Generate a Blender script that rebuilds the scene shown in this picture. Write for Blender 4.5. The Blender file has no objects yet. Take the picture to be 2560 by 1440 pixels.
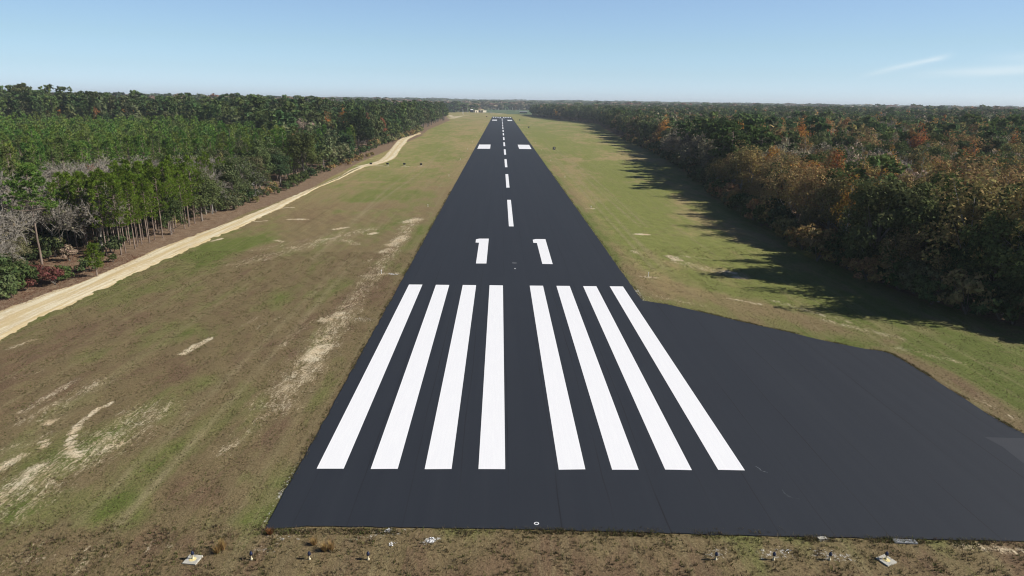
import bpy, bmesh, math
import numpy as np
from mathutils import Matrix, Vector
sc = bpy.context.scene
DENO = True
col = sc.collection
rng = np.random.default_rng(11)

# ------------------------------------------------------------------ camera
FP, PIT, YAW, ROLL, CH, CX, CY = 1680.15, 0.269952393, 0.0200218887, 0.0139740615, 23.18583, -2.2605, -39.20561
_c, _s = math.cos(ROLL), math.sin(ROLL)
_cp, _sp = math.cos(PIT), math.sin(PIT)
_cy, _sy = math.cos(YAW), math.sin(YAW)
cam = bpy.data.cameras.new("camera"); camo = bpy.data.objects.new("camera", cam); col.objects.link(camo)
cam.sensor_width = 36.0; cam.lens = FP / 2560 * 36.0; cam.clip_start = 0.5; cam.clip_end = 40000
R = Vector((_cy, -_sy, 0)); Fw = Vector((_sy * _cp, _cy * _cp, -_sp)); U = Vector((_sy * _sp, _cy * _sp, _cp))
R2 = _c * R + _s * U; U2 = _c * U - _s * R
M = Matrix((R2, U2, -Fw)).transposed().to_4x4(); M.translation = Vector((CX, CY, CH))
camo.matrix_world = M
sc.camera = camo
sc.render.resolution_x, sc.render.resolution_y = 1024, 576

# ------------------------------------------------------------------ sky and sun
SUN_EL = math.radians(35.0)
sun_h = np.array([1.0, -0.10]); sun_h /= np.linalg.norm(sun_h)
SD = Vector((sun_h[0] * math.cos(SUN_EL), sun_h[1] * math.cos(SUN_EL), math.sin(SUN_EL)))
w = bpy.data.worlds.new("World"); sc.world = w; w.use_nodes = True
nt = w.node_tree; N = nt.nodes; L = nt.links; N.clear()
wo = N.new("ShaderNodeOutputWorld"); bg = N.new("ShaderNodeBackground"); sky = N.new("ShaderNodeTexSky")
sky.sky_type = 'NISHITA'; sky.sun_disc = False
sky.sun_elevation = SUN_EL; sky.sun_rotation = math.atan2(SD.x, SD.y)
sky.altitude = 100; sky.air_density = 1.0; sky.dust_density = 0.35; sky.ozone_density = 1.6
bg.inputs[1].default_value = 0.105
# thin cirrus: streaks laid out by direction in the sky, low over the right-hand woods
tc = N.new("ShaderNodeTexCoord"); sep = N.new("ShaderNodeSeparateXYZ"); L.new(tc.outputs['Generated'], sep.inputs[0])
def wm(op, a, b=None, c=None, clamp=False):
    n = N.new("ShaderNodeMath"); n.operation = op; n.use_clamp = clamp
    for i, v in enumerate((a, b, c)):
        if v is None: continue
        if isinstance(v, (int, float)): n.inputs[i].default_value = v
        else: L.new(v, n.inputs[i])
    return n.outputs[0]
az = wm('ARCTAN2', sep.outputs[0], sep.outputs[1]); elv = wm('ARCSINE', sep.outputs[2])
def streak(a0, e0, a1, e1, width, amt, seed):
    # gaussian band along the line from (a0,e0) to (a1,e1) (azimuth, elevation in radians)
    sl = (e1 - e0) / (a1 - a0)
    comb = N.new("ShaderNodeCombineXYZ"); L.new(wm('MULTIPLY', az, 9.0), comb.inputs[0]); L.new(wm('MULTIPLY', elv, 60.0), comb.inputs[1]); comb.inputs[2].default_value = seed
    nz = N.new("ShaderNodeTexNoise"); nz.inputs['Scale'].default_value = 1.0; nz.inputs['Detail'].default_value = 5; L.new(comb.outputs[0], nz.inputs['Vector'])
    line = wm('MULTIPLY_ADD', wm('SUBTRACT', az, a0), sl, e0)
    d = wm('SUBTRACT', elv, line)
    d = wm('ADD', d, wm('MULTIPLY', wm('SUBTRACT', nz.outputs[0], 0.5), width * 1.6))
    g = wm('EXPONENT', wm('MULTIPLY', wm('POWER', wm('ABSOLUTE', wm('DIVIDE', d, width)), 2.0), -1.0))
    t = wm('DIVIDE', wm('SUBTRACT', az, a0), a1 - a0)
    m = N.new("ShaderNodeMapRange"); m.interpolation_type = 'SMOOTHSTEP'; L.new(t, m.inputs[0]); m.inputs[1].default_value = 0; m.inputs[2].default_value = .45
    m2 = N.new("ShaderNodeMapRange"); m2.interpolation_type = 'SMOOTHSTEP'; L.new(t, m2.inputs[0]); m2.inputs[1].default_value = 1.0; m2.inputs[2].default_value = .75
    g = wm('MULTIPLY', g, wm('MULTIPLY', m.outputs[0], m2.outputs[0]))
    return wm('MULTIPLY', g, wm('MULTIPLY', wm('MULTIPLY_ADD', nz.outputs[0], 1.4, -.1), amt))
def azel(px, py):
    x = px - 1280; y = py - 720; x, y = _c * x + _s * y, -_s * x + _c * y
    d = R * x + U * (-y) + Fw * FP
    d.normalize(); return math.atan2(d.x, d.y), math.asin(d.z)
cl = None
for (p0, p1, wd, am, sd) in [((2130, 195), (2400, 132), .0032, .48, 1.0), ((2200, 190), (2900, 150), .005, .42, 4.0), ((2400, 150), (3000, 118), .006, .3, 8.0), ((2050, 246), (2900, 236), .006, .12, 12.0)]:
    a0, e0 = azel(*p0); a1, e1 = azel(*p1)
    s_ = streak(a0, e0, a1, e1, wd, am, sd)
    cl = s_ if cl is None else wm('ADD', cl, s_)
cl = wm('MINIMUM', cl, 0.5)
mixc = N.new("ShaderNodeMix"); mixc.data_type = 'RGBA'; L.new(cl, mixc.inputs[0]); L.new(sky.outputs[0], mixc.inputs[6]); mixc.inputs[7].default_value = (7.6, 7.9, 8.0, 1)
rmp = N.new("ShaderNodeValToRGB"); L.new(wm('MULTIPLY', elv, 1 / 1.5, None, True), rmp.inputs[0]); rmp.color_ramp.interpolation = 'LINEAR'
els = rmp.color_ramp.elements; els[0].position = 0.0; els[0].color = (.82, 1.06, 1.75, 1); els[1].position = 1.0; els[1].color = (.22, .25, .34, 1)
for p_, c_ in ((.0107, (.78, 1.03, 1.64)), (.026, (.72, .915, 1.31)), (.051, (.75, .895, 1.11)), (.091, (.82, .905, 1.08)), (.25, (.33, .38, .50))): e_ = els.new(p_); e_.color = (*c_, 1)
tintm = N.new("ShaderNodeMix"); tintm.data_type = 'RGBA'; tintm.blend_type = 'MULTIPLY'; tintm.inputs[0].default_value = 1; L.new(sky.outputs[0], tintm.inputs[6]); L.new(rmp.outputs[0], tintm.inputs[7])
flat = wm('SUBTRACT', 1.0, wm('MULTIPLY', wm('MINIMUM', wm('MULTIPLY', az, az), .6), .36))
fl = N.new("ShaderNodeVectorMath"); fl.operation = 'SCALE'; L.new(tintm.outputs[2], fl.inputs[0]); L.new(flat, fl.inputs['Scale'])
L.new(fl.outputs[0], mixc.inputs[6])
L.new(mixc.outputs[2], bg.inputs[0]); L.new(bg.outputs[0], wo.inputs[0])
sl = bpy.data.lights.new("sun", 'SUN'); sl.energy = 5.0; sl.angle = math.radians(0.53); sl.color = (1.0, .955, .88)
so = bpy.data.objects.new("sun", sl); col.objects.link(so); so.rotation_euler = SD.to_track_quat('Z', 'Y').to_euler(); so.location = (60, -20, 60)
sc.view_settings.view_transform = 'Standard'; sc.view_settings.look = 'None'; sc.view_settings.gamma = 1; sc.view_settings.exposure = 0.31
cy_ = sc.cycles; cy_.use_denoising = DENO; cy_.filter_width = 1.1; cy_.max_bounces = 6; cy_.diffuse_bounces = 3; cy_.transmission_bounces = 3; cy_.volume_bounces = 0; cy_.transparent_max_bounces = 4

# ------------------------------------------------------------------ ground position of a pixel of the 2560 wide photograph
def g(px, py, z=0.0):
    x = px - 1280; y = py - 720; x, y = _c * x + _s * y, -_s * x + _c * y
    fw = FP * _cp + (-y) * _sp; dz = -FP * _sp + (-y) * _cp
    dx = x * _cy + fw * _sy; dy = -x * _sy + fw * _cy
    t = (z - CH) / dz
    return CX + t * dx, CY + t * dy
def proj(X, Y, Z):
    dx, dy, dz = X - CX, Y - CY, Z - CH
    r = dx * _cy - dy * _sy; fw = dx * _sy + dy * _cy
    d = fw * _cp - dz * _sp; up = fw * _sp + dz * _cp
    d = np.maximum(d, 1e-3)
    x = FP * r / d; y = -FP * up / d
    return 1280 + _c * x - _s * y, 720 + _s * x + _c * y, d
def sstep(a, b, x):
    t = np.clip((x - a) / (b - a), 0, 1); return t * t * (3 - 2 * t)
def terrain(X, Y):
    X = np.asarray(X, float); Y = np.asarray(Y, float)
    z = 5.0 * sstep(190, 330, -X) * sstep(0, 500, Y + 200)            # rise under the tall woods on the left
    z = z + 3.0 * sstep(160, 420, X)
    D = np.hypot(X, Y)
    z = z + 7.0 * sstep(1500, 3200, D) + 11 * sstep(3000, 5200, D) * (0.75 + .25 * np.sin(X / 700. + 1.0))
    return z

# ------------------------------------------------------------------ mesh helpers
def link(o, parent=None):
    col.objects.link(o)
    if parent is not None: o.parent = parent
    return o
def mesh(name, V, F, mat=None, fattr=None, mats=None, midx=None, smooth=False):
    V = np.asarray(V, np.float32).reshape(-1, 3); F = np.asarray(F, np.int32)
    n = F.shape[1]
    me = bpy.data.meshes.new(name)
    me.vertices.add(len(V)); me.vertices.foreach_set('co', V.ravel())
    me.loops.add(F.size); me.loops.foreach_set('vertex_index', F.ravel())
    me.polygons.add(len(F)); me.polygons.foreach_set('loop_start', np.arange(0, F.size, n, dtype=np.int32))
    me.update(calc_edges=True)
    for m in (mats or ([mat] if mat else [])): me.materials.append(m)
    if midx is not None: me.polygons.foreach_set('material_index', np.asarray(midx, np.int32))
    if fattr:
        for k, (dom, typ, arr) in fattr.items():
            a = me.attributes.new(k, typ, dom)
            a.data.foreach_set('color' if typ == 'FLOAT_COLOR' else 'value', np.ascontiguousarray(arr, np.float32).ravel())
    me.polygons.foreach_set('use_smooth', np.full(len(F), smooth))
    return me
def obj(name, me, parent=None, kind=None, label=None, cat=None, group=None):
    o = link(bpy.data.objects.new(name, me), parent)
    if kind: o['kind'] = kind
    if label: o['label'] = label
    if cat: o['category'] = cat
    if group: o['group'] = group
    return o
def thing(name, loc, label, cat, group=None, rz=0.0):
    o = bpy.data.objects.new(name, None); o.empty_display_size = .2; link(o); o.location = loc; o.rotation_euler = (0, 0, rz)
    o['label'] = label; o['category'] = cat
    if group: o['group'] = group
    return o
class MB:
    def __init__(s): s.V = []; s.F = []; s.n = 0
    def add(s, V, F):
        V = np.asarray(V, float).reshape(-1, 3); F = np.asarray(F, int)
        s.V.append(V); s.F.append(F + s.n); s.n += len(V); return s
    def box(s, x0, x1, y0, y1, z0, z1):
        V = [(x, y, z) for z in (z0, z1) for y in (y0, y1) for x in (x0, x1)]
        q = [(0, 2, 3, 1), (4, 5, 7, 6), (0, 1, 5, 4), (2, 6, 7, 3), (0, 4, 6, 2), (1, 3, 7, 5)]
        return s.add(V, [t for a, b, c, d in q for t in ((a, b, c), (a, c, d))])
    def prof(s, prof, seg=12, cx=0, cy=0, z0=0):          # solid of revolution from (r,z) pairs
        V = []; F = []
        for r, z in prof:
            for k in range(seg):
                a = 2 * math.pi * k / seg; V.append((cx + r * math.cos(a), cy + r * math.sin(a), z0 + z))
        for i in range(len(prof) - 1):
            for k in range(seg):
                a, b = i * seg + k, i * seg + (k + 1) % seg; c, d = a + seg, b + seg
                F += [(a, b, d), (a, d, c)]
        n = len(V); V.append((cx, cy, z0 + prof[0][1])); V.append((cx, cy, z0 + prof[-1][1])); m = (len(prof) - 1) * seg
        for k in range(seg): F += [(n, (k + 1) % seg, k), (n + 1, m + k, m + (k + 1) % seg)]
        return s.add(V, F)
    def tube(s, P, r, k=5):
        V, F = tube(P, r, k); return s.add(V, F)
    def arr(s): return np.concatenate(s.V), np.concatenate(s.F)
    def mesh(s, name, mat, smooth=False): return mesh(name, *s.arr(), mat=mat, smooth=smooth)
def tube(P, r, k=5):
    P = np.asarray(P, float); r = np.broadcast_to(np.asarray(r, float), (len(P),))
    T = np.gradient(P, axis=0); T /= np.linalg.norm(T, axis=1, keepdims=True) + 1e-9
    ref = np.where(np.abs(T[:, 2:3]) > .9, np.array([[1., 0, 0]]), np.array([[0, 0, 1.]]))
    A = np.cross(T, ref); A /= np.linalg.norm(A, axis=1, keepdims=True) + 1e-9; B = np.cross(T, A)
    ang = np.arange(k) * 2 * math.pi / k
    V = (P[:, None] + r[:, None, None] * (A[:, None] * np.cos(ang)[None, :, None] + B[:, None] * np.sin(ang)[None, :, None])).reshape(-1, 3)
    F = []
    for i in range(len(P) - 1):
        for j in range(k):
            a, b = i * k + j, i * k + (j + 1) % k
            F += [(a, b, b + k), (a, b + k, a + k)]
    return V, np.array(F)

# ------------------------------------------------------------------ materials
class Mat:
    def __init__(s, name, rough=0.8, spec=0.3):
        s.m = bpy.data.materials.new(name); s.m.use_nodes = True; s.t = s.m.node_tree; s.N = s.t.nodes; s.L = s.t.links
        s.N.clear(); s.out = s.N.new("ShaderNodeOutputMaterial"); s.p = s.N.new("ShaderNodeBsdfPrincipled")
        s.p.inputs['Roughness'].default_value = rough; s.p.inputs['Specular IOR Level'].default_value = spec
        s.L.new(s.p.outputs[0], s.out.inputs[0])
    def set(s, inp, v):
        if isinstance(v, (int, float)): inp.default_value = v
        elif isinstance(v, tuple): inp.default_value = v if len(v) == 4 or inp.type == 'VECTOR' else (*v, 1)
        else: s.L.new(v, inp)
    def obco(s, scale=(1, 1, 1), geo=True, rot=0.0):
        n = s.N.new("ShaderNodeNewGeometry") if geo else s.N.new("ShaderNodeTexCoord")
        m = s.N.new("ShaderNodeMapping"); s.L.new(n.outputs['Position' if geo else 'Object'], m.inputs[0]); m.inputs['Scale'].default_value = scale; m.inputs['Rotation'].default_value = (0, 0, rot)
        return m.outputs[0]
    def noise(s, vec, scale, detail=3, rough=.55, dist=0.0, lo=None, hi=None):
        n = s.N.new("ShaderNodeTexNoise"); s.L.new(vec, n.inputs['Vector']); n.inputs['Scale'].default_value = scale
        n.inputs['Detail'].default_value = detail; n.inputs['Roughness'].default_value = rough; n.inputs['Distortion'].default_value = dist
        if lo is None: return n.outputs[0]
        return s.map(n.outputs[0], lo, hi)
    def map(s, v, lo, hi, a=0., b=1., smooth=False):
        m = s.N.new("ShaderNodeMapRange"); s.set(m.inputs[0], v); s.set(m.inputs[1], lo); s.set(m.inputs[2], hi); s.set(m.inputs[3], a); s.set(m.inputs[4], b)
        if smooth: m.interpolation_type = 'SMOOTHSTEP'
        return m.outputs[0]
    def math(s, op, a, b=0.0, c=None):
        n = s.N.new("ShaderNodeMath"); n.operation = op; s.set(n.inputs[0], a); s.set(n.inputs[1], b)
        if c is not None: s.set(n.inputs[2], c)
        return n.outputs[0]
    def mix(s, f, a, b, blend='MIX'):
        n = s.N.new("ShaderNodeMix"); n.data_type = 'RGBA'; n.blend_type = blend
        s.set(n.inputs[0], f); s.set(n.inputs[6], a); s.set(n.inputs[7], b); return n.outputs[2]
    def attr(s, name, out=2):
        n = s.N.new("ShaderNodeAttribute"); n.attribute_name = name; return n.outputs[out]
    def color(s, c): s.set(s.p.inputs['Base Color'], c); return s
    def bump(s, h, strength=.5, dist=.05):
        n = s.N.new("ShaderNodeBump"); n.inputs['Strength'].default_value = strength; n.inputs['Distance'].default_value = dist
        s.L.new(h, n.inputs['Height']); s.L.new(n.outputs[0], s.p.inputs['Normal']); return s
def simple(name, c, rough=.7, var=.15, scale=3.0, spec=.3, metallic=0.0):
    m = Mat(name, rough, spec); v = m.noise(m.obco(), scale, 4, lo=.3, hi=.7)
    m.color(m.mix(v, tuple(x * (1 - var) for x in c), tuple(min(1, x * (1 + var)) for x in c))); m.p.inputs['Metallic'].default_value = metallic
    return m.m

# ---- ground material (masks painted where the bare sand, leaf litter and dry patches lie; broken up by noise)
gm = Mat('grassland', .95, .1)
P1 = gm.obco((1, .30, 1)); P2 = gm.obco()
sand, brown, green, litter, grav, track = (gm.attr(k) for k in ('sand', 'brown', 'green', 'litter', 'gravel', 'ruts'))
n_big = gm.noise(P1, .055, 6, .6, .3); n_mid = gm.noise(P1, .33, 6, .62, .4); n_fine = gm.noise(P2, 2.6, 4, .7); n_grain = gm.noise(P2, 9.0, 3, .8)
mixv = gm.math('ADD', gm.math('MULTIPLY', n_big, .6), gm.math('MULTIPLY', n_mid, .4))
mixv = gm.math('ADD', gm.math('MULTIPLY', gm.math('SUBTRACT', mixv, .5), 1.55), .5)
gsep = gm.N.new("ShaderNodeSeparateXYZ"); gm.L.new(P2, gsep.inputs[0])
mixv = gm.math('ADD', mixv, gm.map(gsep.outputs[0], -16, 16, .035, -.045))
n_mid2 = gm.noise(P1, .75, 6, .7, .8)
bgm = gm.math('MULTIPLY', gm.math('SUBTRACT', brown, green), gm.math('ADD', gm.math('MULTIPLY', gm.math('SUBTRACT', n_mid2, .5), 2.2), .85))
mixv = gm.math('ADD', mixv, gm.math('MULTIPLY', bgm, .16))
c = gm.mix(gm.map(mixv, .36, .47, smooth=True), (.118, .142, .038), (.168, .158, .066))
c = gm.mix(gm.map(mixv, .47, .58, smooth=True), c, (.185, .142, .078))
c = gm.mix(gm.map(mixv, .60, .74, smooth=True), c, (.165, .112, .070))
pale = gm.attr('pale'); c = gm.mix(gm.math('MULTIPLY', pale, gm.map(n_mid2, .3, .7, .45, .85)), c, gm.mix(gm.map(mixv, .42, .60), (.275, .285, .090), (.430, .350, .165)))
c = gm.mix(gm.map(gm.noise(P2, .8, 5, .65, .5), .56, .72, 0, .55), c, (.20, .165, .085))
# mowing / wheel streaks along the runway
stk = gm.noise(gm.obco((1, .012, 1), rot=0.02), 1.1, 4, .7)
c = gm.mix(gm.map(stk, .52, .70, 0, .45), c, (.27, .235, .13))
c = gm.mix(gm.map(stk, .42, .30, 0, .30), c, (.085, .088, .028))
c = gm.mix(gm.math('MULTIPLY', track, gm.map(n_mid2, .35, .6, .1, .6)), c, (.30, .25, .15))
lit = gm.mix(gm.noise(P2, .9, 5, .7, lo=.35, hi=.65), (.185, .115, .075), (.265, .195, .135))
lit = gm.mix(gm.noise(gm.obco((1, .6, 1)), 1.7, 6, .8, .8, lo=.52, hi=.68), lit, (.105, .070, .045))
lit = gm.mix(gm.noise(P2, 3.1, 3, .7, lo=.58, hi=.72), lit, (.32, .26, .20))
c = gm.mix(gm.map(gm.math('ADD', litter, gm.math('MULTIPLY', gm.math('SUBTRACT', n_fine, .5), .9)), .38, .62), c, lit)
snd = gm.mix(gm.noise(P2, .7, 4, .6, lo=.35, hi=.65), (.52, .41, .27), (.64, .56, .42))
snd_b = gm.math('ADD', gm.math('MULTIPLY', gm.noise(gm.obco((1.6, .40, 1), rot=.12), 1.3, 9, .78, .9), .6), gm.math('MULTIPLY', gm.noise(gm.obco((1.3, .8, 1)), 5.0, 4, .75), .4))
sm = gm.math('ADD', sand, gm.math('MULTIPLY', gm.math('SUBTRACT', snd_b, .5), 2.9))
sm = gm.math('MULTIPLY', gm.map(sm, .44, .80), gm.map(sand, .02, .25))
c = gm.mix(sm, c, snd)
gv = gm.math('ADD', grav, gm.math('MULTIPLY', gm.math('SUBTRACT', gm.noise(P2, 4.5, 4, .8), .5), 2.0))
c = gm.mix(gm.math('MULTIPLY', gm.map(gv, .5, .75), gm.map(grav, .02, .1)), c, (.44, .43, .42))
# blade-scale speckle: dead blades and gaps between tufts
c = gm.mix(gm.map(n_grain, .30, .70), gm.mix(1.0, c, (.55, .53, .50), 'MULTIPLY'), gm.mix(1.0, c, (1.42, 1.42, 1.36), 'MULTIPLY'))
c = gm.mix(gm.map(gm.noise(P2, 4.2, 3, .7), .34, .62), gm.mix(1.0, c, (.84, .84, .82), 'MULTIPLY'), c)
gm.color(c)
gm.bump(gm.math('ADD', gm.math('MULTIPLY', n_grain, .5), n_fine), .55, .16)
M_ground = gm.m

am = Mat('asphalt', .8, .30)
P2 = am.obco()
ag = am.noise(P2, 38, 2, .8); al = am.noise(am.obco((1, .02, 1)), .8, 4, .6); ab = am.noise(P2, .12, 4, .6)
c = am.mix(am.map(ag, .3, .7), (.0125, .0155, .0215), (.0240, .0285, .0380))
c = am.mix(am.map(al, .35, .7, 0, .5), c, (.027, .031, .039)); c = am.mix(am.map(ab, .4, .65, 0, .25), c, (.017, .020, .027))
# paving lane seams every 3.05 m, wavering slightly
geo = am.N.new("ShaderNodeNewGeometry"); sp = am.N.new("ShaderNodeSeparateXYZ"); am.L.new(geo.outputs['Position'], sp.inputs[0])
wv = am.math('MULTIPLY', am.noise(am.obco((.2, .08, 1)), 1., 2), .5)
fr = am.math('FRACT', am.math('DIVIDE', am.math('ADD', sp.outputs[0], am.math('ADD', wv, 60.8)), 3.05))
seam = am.map(am.math('ABSOLUTE', am.math('SUBTRACT', fr, .5)), .006, .016, 1, 0)
seam = am.math('MULTIPLY', seam, am.map(am.noise(am.obco((.3, .05, 1)), 1.4, 3), .42, .62, 0.15, .9))
c = am.mix(seam, c, (.010, .010, .012))
sd = am.attr('seal')
c = am.mix(am.math('MULTIPLY', sd, .5), c, (.055, .058, .066))
am.color(c); am.bump(ag, .25, .01)
M_asph = am.m

pm = Mat('runway_paint', .65, .3); P2 = pm.obco()
pv = pm.noise(pm.obco((6, .25, 1)), 1.2, 4, .7); c = pm.mix(pm.map(pv, .4, .7), (.81, .81, .82), (.85, .85, .85))
c = pm.mix(pm.map(pm.noise(P2, 9, 3, .8), 0.70, .82, 0, .22), c, (.45, .46, .48)); pm.color(c)
M_paint = pm.m

rm = Mat('track_sand', .95, .1); P2 = rm.obco()
# v runs across the track (0 left edge, 1 right edge), u along it
v = rm.attr('v'); 
c = rm.mix(rm.noise(rm.obco((1, .12, 1)), .55, 6, .65, .4, lo=.36, hi=.64), (.76, .69, .50), (.64, .52, .32))
c = rm.mix(rm.noise(P2, 1.6, 5, .7, lo=.50, hi=.72), c, (.80, .76, .62))
rt = rm.noise(rm.obco((1.0, .035, 1), rot=-.02), 2.2, 4, .6, .2); c = rm.mix(rm.map(rt, .50, .64, 0, .75), c, (.50, .38, .22))
lane = rm.math('ABSOLUTE', rm.math('SUBTRACT', rm.math('ABSOLUTE', rm.math('SUBTRACT', v, .5)), .24))
c = rm.mix(rm.map(rm.math('ADD', lane, rm.math('MULTIPLY', rm.math('SUBTRACT', rt, .5), .5)), .08, .20, 0, .8), c, (.58, .45, .24))
c = rm.mix(rm.map(rm.noise(rm.obco((1, .3, 1)), .45, 5, .7, .5), .66, .74), c, (.20, .17, .075))
mid = rm.attr('weeds'); wd = rm.math('ADD', mid, rm.math('MULTIPLY', rm.math('SUBTRACT', rm.noise(rm.obco((1, .3, 1)), .9, 5, .7), .5), 1.2))
c = rm.mix(rm.math('MULTIPLY', rm.map(wd, .45, .7), rm.map(mid, .05, .2)), c, (.19, .165, .065))
c = rm.mix(rm.map(rm.noise(P2, 6, 3, .8), .35, .6, .25, 0), c, (.30, .22, .12))
rm.color(c); rm.bump(rm.math('ADD', rt, rm.noise(P2, 3, 4, .7)), .5, .12)
M_track = rm.m

def foliage(name, merged, trans=.25):
    # tint is the tree's own leaf colour; "v" is the variation from leaf to leaf
    m = bpy.data.materials.new(name); m.use_nodes = True; t = m.node_tree; N_ = t.nodes; L_ = t.links; N_.clear()
    o = N_.new("ShaderNodeOutputMaterial"); d = N_.new("ShaderNodeBsdfDiffuse"); tr = N_.new("ShaderNodeBsdfTranslucent"); mx = N_.new("ShaderNodeMixShader"); mx.inputs[0].default_value = trans
    if merged:
        a = N_.new("ShaderNodeAttribute"); a.attribute_name = 'tint'; src = a.outputs[0]
    else:
        a = N_.new("ShaderNodeObjectInfo"); src = a.outputs['Color']
    v = N_.new("ShaderNodeAttribute"); v.attribute_name = 'v'
    ramp = N_.new("ShaderNodeMapRange"); L_.new(v.outputs[2], ramp.inputs[0]); ramp.inputs[3].default_value = .55; ramp.inputs[4].default_value = 1.45
    hs = N_.new("ShaderNodeHueSaturation"); L_.new(src, hs.inputs['Color']); L_.new(ramp.outputs[0], hs.inputs['Value'])
    r2 = N_.new("ShaderNodeMath"); r2.operation = 'FRACT'; r3 = N_.new("ShaderNodeMath"); r3.operation = 'MULTIPLY'; r3.inputs[1].default_value = 17.3
    L_.new(v.outputs[2], r3.inputs[0]); L_.new(r3.outputs[0], r2.inputs[0]); r4 = N_.new("ShaderNodeMapRange"); L_.new(r2.outputs[0], r4.inputs[0]); r4.inputs[3].default_value = .475; r4.inputs[4].default_value = .525
    L_.new(r4.outputs[0], hs.inputs['Hue'])
    L_.new(hs.outputs[0], d.inputs[0]); L_.new(hs.outputs[0], tr.inputs[0]); L_.new(d.outputs[0], mx.inputs[1]); L_.new(tr.outputs[0], mx.inputs[2]); L_.new(mx.outputs[0], o.inputs[0])
    return m
M_leaf = foliage('leaves', False); M_leaf_m = foliage('leaves_massed', True)
def bark(name, c1, c2):
    m = Mat(name, .9, .1); v = m.noise(m.obco((1, 1, .3)), 2.5, 4, .7, lo=.35, hi=.65); m.color(m.mix(v, c1, c2)); return m.m
M_bark = bark('pine_bark', (.13, .095, .075), (.27, .21, .17))
M_grey = bark('grey_bark', (.22, .205, .185), (.36, .34, .315))
M_twig = bark('pale_twig_bark', (.240, .215, .180), (.41, .370, .315))
M_dark = bark('oak_bark', (.10, .085, .07), (.20, .175, .15))
for m in (): pass

# ------------------------------------------------------------------ ground sheet
def lines(segs):
    out = []
    for a, b, d in segs: out.append(np.arange(a, b, d))
    return np.unique(np.concatenate(out + [np.array([segs[-1][1]])]))
def geom(a, b, d0, r):
    out = [a]; d = d0
    while out[-1] + d < b: out.append(out[-1] + d); d *= r
    out.append(b); return np.array(out)
xs = np.concatenate([-geom(72, 9000, 2, 1.09)[::-1], np.arange(-71.5, 71.6, .4), geom(72, 9000, 2, 1.09)])
ys = np.concatenate([-geom(14, 3000, 2, 1.3)[::-1], np.arange(-13.6, 110, .4), geom(110, 1300, .8, 1.008), geom(1305, 12000, 12, 1.06)])
GX, GY = np.meshgrid(xs, ys)
def ptseg(A, B):
    A = np.array(A); B = np.array(B); d = B - A; l2 = (d * d).sum() + 1e-9
    t = np.clip(((GX - A[0]) * d[0] + (GY - A[1]) * d[1]) / l2, 0, 1)
    return np.hypot(GX - A[0] - t * d[0], GY - A[1] - t * d[1]), t
def stroke(mask, p, q, width, s=1.0, hard=.5):
    A, B = g(*p), g(*q); d, t = ptseg(A, B)
    v = s * (1 - sstep(width * hard * .6, width * 1.35, d)); np.maximum(mask, v, out=mask)
sand_m = np.zeros_like(GX); brown_m = np.zeros_like(GX); green_m = np.zeros_like(GX); grav_m = np.zeros_like(GX)
S = lambda *a, **k: stroke(sand_m, *a, **k)
# bare sand beside the threshold, left
S((690, 1010), (870, 770), 3.6, .50, hard=.1); S((870, 770), (1040, 545), 2.6, .50, hard=.1); S((560, 1130), (700, 1000), 1.8, .42, hard=.1); S((760, 950), (850, 790), 1.8, .58, hard=.2); S((775, 895), (812, 865), 1.1, 1.05, hard=.5); S((810, 800), (850, 785), 1.2, .75)
S((-100, 1320), (380, 1030), 4.2, .50, hard=.1); S((600, 660), (930, 570), 4.0, .46, hard=.1); S((60, 1050), (260, 950), 1.8, .46, hard=.1); S((1690, 655), (1850, 690), 2.6, .50, hard=.1); S((690, 985), (780, 900), 1.6, .55, hard=.2); S((860, 790), (915, 800), 1.4, .42, hard=.2)
S((700, 870), (780, 800), .5, .45); S((640, 820), (700, 790), .8, .4, hard=.2); S((600, 820), (650, 790), .6, .4)
S((905, 690), (990, 682), 1.0, .65, hard=.3); S((980, 612), (1008, 592), 1.9, .7, hard=.3); S((1015, 555), (1042, 548), 2.2, .75, hard=.3); S((950, 632), (975, 622), 1.4, .6, hard=.3); S((1000, 575), (1015, 565), 1.5, .5, hard=.3); S((915, 655), (960, 640), 1.2, .4, hard=.3)
S((455, 884), (525, 845), .55, .95); S((20, 873), (85, 848), .5, .62, hard=.2)
arc = [(278, 1006), (246, 1022), (215, 1045), (192, 1065), (180, 1085), (174, 1110), (180, 1126), (192, 1141)]
for a, b in zip(arc, arc[1:]): S(a, b, .27, 1.1, hard=.6)
S((112, 1100), (108, 1120), .3, .9)
S((55, 1030), (195, 948), .7, .55, hard=.2); S((150, 1020), (235, 975), .5, .5, hard=.2); S((120, 1058), (135, 1050), .5, .9); S((60, 1060), (150, 1040), 1.2, .35, hard=.2)
S((-60, 1290), (100, 1165), .8, .78, hard=.3); S((-40, 1190), (50, 1140), .8, .7, hard=.3); S((-80, 1300), (140, 1150), 2.0, .42, hard=.2); S((100, 1215), (290, 1112), .9, .5, hard=.2); S((190, 1115), (368, 1035), 1.7, .48, hard=.2); S((30, 1290), (150, 1190), 2.2, .46, hard=.2); S((0, 1130), (120, 1090), 1.6, .40, hard=.2)
S((260, 1120), (300, 1108), .6, .7); S((50, 1380), (90, 1360), .7, .35); S((175, 1440), (210, 1400), .25, .7); S((30, 945), (110, 925), .8, .42, hard=.2)
S((640, 625), (900, 575), 2.6, .40, hard=.2); S((725, 548), (760, 548), 1.3, .75, hard=.3); S((800, 600), (830, 595), 1.2, .62, hard=.3); S((838, 573), (865, 568), .9, .8); S((930, 584), (938, 582), .8, 1.2); S((690, 600), (705, 603), .9, .62); S((720, 620), (750, 615), 1.6, .5, hard=.3); S((860, 600), (890, 610), 1.8, .5, hard=.3)
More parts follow.
